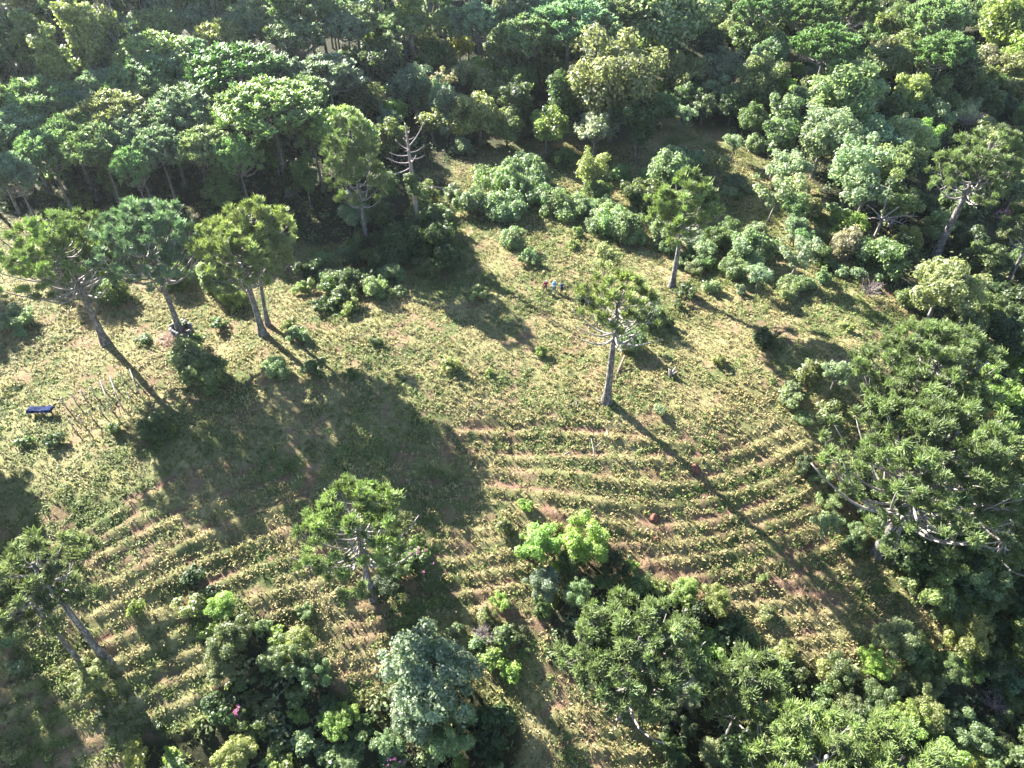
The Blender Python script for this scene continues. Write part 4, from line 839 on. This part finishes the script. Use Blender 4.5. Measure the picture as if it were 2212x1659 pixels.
for j in range(ny_):
    for i in range(nx_):
        u = i / (nx_ - 1) - .5; v = j / (ny_ - 1) - .5
        V.append((u * Lt, v * .95 + .02 * math.sin(i * 1.3), .85 + .05 * math.sin(u * 19 + v * 5) - .10 * math.cos(u * 6.3) * (1 - abs(v) * 2) - (.22 if j in (0, ny_ - 1) else 0) - (.16 if i in (0, nx_ - 1) else 0) + .03 * math.sin(i * 2.1 + j * 1.7)))
F = [[j * nx_ + i, j * nx_ + i + 1, (j + 1) * nx_ + i + 1, (j + 1) * nx_ + i] for j in range(ny_ - 1) for i in range(nx_ - 1)]
o = ob('tarpaulin', mesh('tarpaulin', V, np.array(F), [M_BLUE], True), t); so = o.modifiers.new('thick', 'SOLIDIFY'); so.thickness = .01
for i in (-.46, -.12, .22, .46):
    for v in (-.4, .4):
        mb = MB(); mb.tube([(0, 0, -.15), (0, 0, .74)], [.04, .04], 6); ob('leg', mb.build('leg', [M_DEAD], True), t, (i * Lt, v * .8, 0))
for u in (-.38, .05, .27):
    mb = MB(); mb.box((0, 0, 0), (.30, .03, .07)); ob('torn_patch', mb.build('torn_patch', [plain('white_plastic', (.35, .36, .36), .6)]), t, (u * Lt, -.49, .63), (.2, 0, .05))

# ------------------------------------------------------------------ three people
M_SKIN = plain('skin', (.32, .20, .15), .55); M_PINK = plain('red_coat', (.20, .025, .05)); M_BLK = plain('black_cloth', (.018, .018, .022)); M_SKYB = plain('pale_blue_jacket', (.19, .37, .48))
M_MID = plain('bright_blue_pouch', (.05, .22, .40)); M_JEAN = plain('jeans', (.05, .10, .16)); M_NAVY = plain('navy_cloth', (.02, .03, .09)); M_WHT = plain('white_cloth', (.5, .5, .48)); M_HAIR = plain('dark_hair', (.03, .022, .018))
M_GREYH = plain('pale_cap', (.5, .48, .46)); M_MAROON = plain('maroon_bag', (.13, .03, .035))
def skin(name, parent, J, E, mat, root=0, lv=1):
    me = bpy.data.meshes.new(name); me.from_pydata([j[:3] for j in J], E, []); me.materials.append(mat); o = ob(name, me, parent)
    m = o.modifiers.new('skin', 'SKIN'); m.use_smooth_shade = True; sv = me.skin_vertices
    if not sv:
        bpy.context.view_layer.update(); sv = me.skin_vertices
    for i, j in enumerate(J): sv[0].data[i].radius = (j[3], j[4] if len(j) > 4 else j[3]); sv[0].data[i].use_root = i == root
    m = o.modifiers.new('sub', 'SUBSURF'); m.levels = lv; m.render_levels = lv; return o
def person(px, py, lab, hands, feet, coat, trousers, hair, rz=0.0, long_coat=False, H=1.72, extras=None):
    p = at(px, py); t = thing('person', tuple(p), lab, 'person', None, rz); t.scale = (H / 1.72,) * 3
    hip, ch, nk, hd = (0, 0, .92), (0, -.01, 1.28), (0, 0, 1.47), (0, -.02, 1.62)
    sh = {-1: (-.19, 0, 1.40), 1: (.19, 0, 1.40)}; J = []; E = []
    def add(v, r, par=None, r2=None):
        J.append((*v, r, r2 or r)); i = len(J) - 1
        if par is not None: E.append((par, i))
        return i
    iH = add(hip, .14, None, .10); iC = add(ch, .15, iH, .10); iN = add(nk, .055, iC); iA = add((0, -.01, 1.55), .075, iN, .085); iB = add(hd, .082, iA, .095); add((0, -.01, 1.70), .06, iB, .07)
    add((0, -.115, 1.61), .016, iB)
    elb = {}; knee = {}
    for s in (-1, 1):
        a = add(sh[s], .065, iC); e = ((sh[s][0] + hands[s][0]) / 2 + s * .10, (sh[s][1] + hands[s][1]) / 2 + .05, (sh[s][2] + hands[s][2]) / 2 - .06); elb[s] = e
        b = add(e, .045, a); h = hands[s]; w = add(h, .03, b)
        d = np.array(h) - np.array(e); d /= np.linalg.norm(d); pm = np.array(h) + d * .075; q = np.cross(d, (0, 0, 1.0)); q /= np.linalg.norm(q) + 1e-9; c = add(tuple(pm), .026, w, .035)
        for f, l in ((-.03, .075), (-.01, .088), (.01, .082), (.03, .062)):
            k1 = add(tuple(pm + q * f + d * l * .55), .009, c); add(tuple(pm + q * f + d * l - np.array([0, 0, .02])), .008, k1)
        k1 = add(tuple(np.array(h) + d * .03 + q * .04 * -s), .011, w); add(tuple(np.array(h) + d * .075 + q * .055 * -s), .009, k1)
        g = add((s * .10, 0, .86), .10, iH); fx = feet[s]; kn = ((s * .10 + fx[0]) / 2, fx[1] / 2 - .03, .48); knee[s] = kn
        k = add(kn, .062, g); an = add((fx[0], fx[1], .09), .042, k); add((fx[0] + s * .03, fx[1] - .17, .035), .036, an)
    skin('body', t, J, E, M_SKIN, iH)
    lo = .62 if long_coat else .88
    Jc = [(0, 0, .95, .185, .145), (0, -.01, 1.2, .19, .14), (0, 0, 1.40, .15, .11), (0, 0, lo, .20, .16)]; Ec = [(0, 1), (1, 2), (0, 3)]
    for s in (-1, 1):
        n = len(Jc); e = elb[s]; h = hands[s]; Jc += [(*sh[s], .085), (*e, .065), (e[0] + (h[0] - e[0]) * .85, e[1] + (h[1] - e[1]) * .85, e[2] + (h[2] - e[2]) * .85, .05)]; Ec += [(2, n), (n, n + 1), (n + 1, n + 2)]
    skin('jacket', t, Jc, Ec, coat)
    Jt = [(0, 0, .93, .155, .12)]; Et = []
    for s in (-1, 1):
        n = len(Jt); f = feet[s]; Jt += [(s * .10, 0, .84, .115), (*knee[s], .08), (f[0], f[1], .12, .065)]; Et += [(0, n), (n, n + 1), (n + 1, n + 2)]
    skin('trousers', t, Jt, Et, trousers)
    for s in (-1, 1):
        f = feet[s]; skin('shoe', t, [(f[0], f[1] + .04, .05, .05), (f[0] + s * .02, f[1] - .10, .045, .048), (f[0] + s * .035, f[1] - .19, .035, .035)], [(0, 1), (1, 2)], M_BLK, 0, 1)
    skin('hair', t, [(0, .03, 1.655, .085, .095), (0, .0, 1.715, .075, .085), (0, .065, 1.58, .07, .06)], [(0, 1), (0, 2)], hair)
    for s in (-1, 1):
        mb = MB(); mb.tube([(0, 0, 0), (0, -.012, 0)], [.011, .006], 6); ob('eye', mb.build('eye', [M_BLK]), t, (s * .034, -.108, 1.635))
        mb = MB(); mb.tube([(0, 0, -.02), (s * .012, .005, 0), (0, 0, .025)], [.012, .016, .01], 5); ob('ear', mb.build('ear', [M_SKIN]), t, (s * .085, -.01, 1.615))
    mb = MB(); mb.box((0, 0, 0), (.05, .012, .012)); ob('mouth', mb.build('mouth', [M_PINK]), t, (0, -.108, 1.562))
    return t
pp = dict(H=1.75)
person(1178.5, 629, 'person in a red coat and black trousers standing with legs apart', {-1: (-.30, -.06, .88), 1: (.27, -.10, .92)}, {-1: (-.27, -.12), 1: (.17, .03)}, M_PINK, M_BLK, M_GREYH, .1, True)
t = person(1196.5, 629, 'person in a pale blue jacket and jeans, middle of the three', {-1: (-.10, -.30, 1.10), 1: (.13, -.30, 1.10)}, {-1: (-.16, -.02), 1: (.15, .02)}, M_SKYB, M_JEAN, M_GREYH, 0, False, 1.78)
skin('bundled_cloth', t, [(-.15, -.25, 1.06, .10), (.15, -.25, 1.06, .10)], [(0, 1)], M_WHT); skin('waist_pouch', t, [(-.12, -.2, .90, .09), (.12, -.2, .90, .09)], [(0, 1)], M_MID)
skin('backpack', t, [(.12, .2, 1.12, .14, .11), (.14, .2, 1.38, .13, .1)], [(0, 1)], M_BLK); skin('shoulder_strap', t, [(.13, -.14, 1.15, .022), (.13, -.13, 1.36, .022), (.13, .05, 1.5, .022)], [(0, 1), (1, 2)], M_BLK)
t = person(1212.5, 634, 'person in dark clothes with white sleeves looking down at a hand-held controller', {-1: (.08, -.36, 1.12), 1: (.26, -.36, 1.14)}, {-1: (-.11, -.05), 1: (.14, .02)}, M_NAVY, M_BLK, M_HAIR, .5, False, 1.74)
for s, e in ((-1, (.08, -.30, 1.14)), (1, (.24, -.30, 1.15))): skin('sleeve', t, [(s * .2 if s < 0 else .26, -.1, 1.2, .055), (*e, .045)], [(0, 1)], M_WHT)
mb = MB(); mb.box((0, 0, 0), (.19, .11, .05)); ob('controller', mb.build('controller', [M_BLK]), t, (.17, -.47, 1.15)); skin('shoulder_bag', t, [(-.24, .08, .82, .11), (-.24, .08, 1.0, .1)], [(0, 1)], M_MAROON)

# ------------------------------------------------------------------ pink flowers on three of the crowns
def flowers(px, py, wpx, lab, seed, n=26):
    """A small flowering bush: leafy crown and clusters of pink petals."""
    r = np.random.default_rng(seed); x, y, z = hit(px, py, 1.6); z = float(ground(x, y)); R = wpx / 2 * project(x, y, z + 1.6)[2] / FPX
    t = thing('flowering_bush', (x, y, z), lab, 'shrub'); (V, F), L, _ = crown(r, R, R * .9, 10, 1800, .12)
    ob('stem', limbs(r, 0, 1.6, L, .09, 6), t); ob('foliage', mesh('foliage', V + (0, 0, 1.6), F, [M_LEAF]), t, col=COL['green'])
    u = unit(n, r); u[:, 2] = np.abs(u[:, 2]); P = np.repeat(u * R * 1.02 + (0, 0, 1.6), 14, 0); P = P + r.normal(0, .07, P.shape)
    V, F = leaf_quads(P, unit(len(P), r) + (0, 0, .6), .06, .045, r); ob('blossom', mesh('blossom', V, F, [M_FLOWER]), t)
M_FLOWER = leafmat('petal', (.36, .15, .26), .3, .2, .6, .25, (1.1, .9, 1.0))
flowers(905, 1212, 58, 'green bush with pink blossom beside the white-branched araucaria', 1, 9); flowers(858, 1640, 48, 'bush with pale pink blossom below the big silver trees', 2, 14)
flowers(515, 1535, 22, 'small pink-flowered bush at the edge of the lower thicket', 3, 12); flowers(2165, 468, 34, 'pink-flowered bush beside the thick-trunked araucaria', 4, 40); flowers(915, 185, 16, 'tiny pink-flowered tree in the middle of the far wood', 5, 16)

# ------------------------------------------------------------------ labels for the plants, each told apart by its look and its neighbours
MARKS = [('the three people', 1195, 615), ('the lone central pine', 1340, 650), ('the fork-trunked pine', 1480, 520), ('the dead-topped pine', 895, 380), ('the blue table', 92, 889), ('the wooden stakes', 240, 860),
         ('the grey ruin', 392, 720), ('the twin pale trunks', 560, 640), ('the white-branched pine', 790, 1130), ('the long bare trunks', 160, 1390), ('the big silver tree', 920, 1450), ('the leafless grey-pink shrub', 1046, 1363),
         ('the twin lime trees', 1210, 1170), ('the dense thicket pine', 1340, 1420), ('the largest pine', 2010, 1040), ('the thick-trunked pine', 2100, 400), ('the broad olive tree', 1328, 170), ('the silvery giant', 1459, 40),
         ('the ivy-trunked pine', 762, 290), ('the pale shrub row', 1110, 420), ('the golden trees', 115, 70), ('the cream tinged tree', 1950, 312), ('the curving earth track', 1940, 650), ('the bare soil track', 1420, 1225),
         ('the top edge', 900, 5), ('the upper left corner', 10, 10), ('the upper right corner', 2200, 10), ('the lower right corner', 2200, 1650), ('the lower left corner', 10, 1650), ('the bottom edge', 1000, 1655), ('the dark valley', 2130, 740),
         ('the largest far pine', 582, 225), ('the dark far pine', 505, 141), ('the silvery spreading tree', 1778, 300), ('the mint dome tree', 1826, 208), ('the left edge', 5, 1150), ('the right edge', 2205, 1300),
         ('the broken stump', 1447, 812), ('the lower terraces', 1850, 1330), ('the left terraces', 420, 1130)]
def where(px, py):
    d = [((px - a) ** 2 + ((py - b) * 1.2) ** 2, n, a, b) for n, a, b in MARKS]; _, n, a, b = min(d)
    dx, dy = px - a, py - b
    if 'edge' in n or 'corner' in n: rel = 'by'
    elif math.hypot(dx, dy) < 24: rel = 'against'
    elif abs(dx) > 1.6 * abs(dy): rel = 'right of' if dx > 0 else 'left of'
    elif abs(dy) > 1.6 * abs(dx): rel = 'below' if dy > 0 else 'above'
    else: rel = ('below and ' if dy > 0 else 'above and ') + ('right of' if dx > 0 else 'left of')
    return f'{rel} {n}'
ORD = ['leftmost', 'second', 'third', 'fourth', 'fifth', 'sixth', 'seventh', 'eighth', 'ninth', 'tenth', 'eleventh', 'twelfth', 'thirteenth', 'fourteenth', 'fifteenth'] + ['sixteenth', 'seventeenth', 'eighteenth', 'nineteenth', 'twentieth', 'twenty-first', 'twenty-second', 'twenty-third', 'twenty-fourth', 'twenty-fifth', 'twenty-sixth', 'twenty-seventh', 'twenty-eighth']
byd = {}
for o, cw, noun, R, px, py in REC:
    if px < -20 or px > W0 + 20 or py < -20 or py > H0 + 20:
        pos = 'just outside ' + ('the left edge' if px < 0 else 'the right edge' if px > W0 else 'the top edge' if py < 0 else 'the bottom edge')
    else: pos = where(px, py)
    byd.setdefault((cw, noun, pos), []).append((px, o, R))
NUMW = ['zero', 'one', 'two', 'three', 'four', 'five', 'six', 'seven', 'eight', 'nine', 'ten', 'eleven', 'twelve', 'thirteen', 'fourteen', 'fifteen'] + ['many'] * 40
for (cw, noun, pos), l in byd.items():
    l.sort(key=lambda q: q[0])
    if len(l) == 1: l[0][1]['label'] = f'{cw} {noun} {pos}'; continue
    if len(l) == 2:
        big = l[0][2] > l[1][2]
        l[0][1]['label'] = f'{"larger" if big else "smaller"} {cw} {noun} of two {pos}'; l[1][1]['label'] = f'{"smaller" if big else "larger"} {cw} {noun} of two {pos}'; continue
    for i, (_, o, R) in enumerate(l):
        w = 'rightmost' if i == len(l) - 1 else ORD[min(i, 27)]
        o['label'] = f'{w} {cw} {noun} of {NUMW[len(l)]} {pos}' if i in (0, len(l) - 1) else f'{w} {cw} {noun.replace("tall straight ", "")} from the left {pos}'
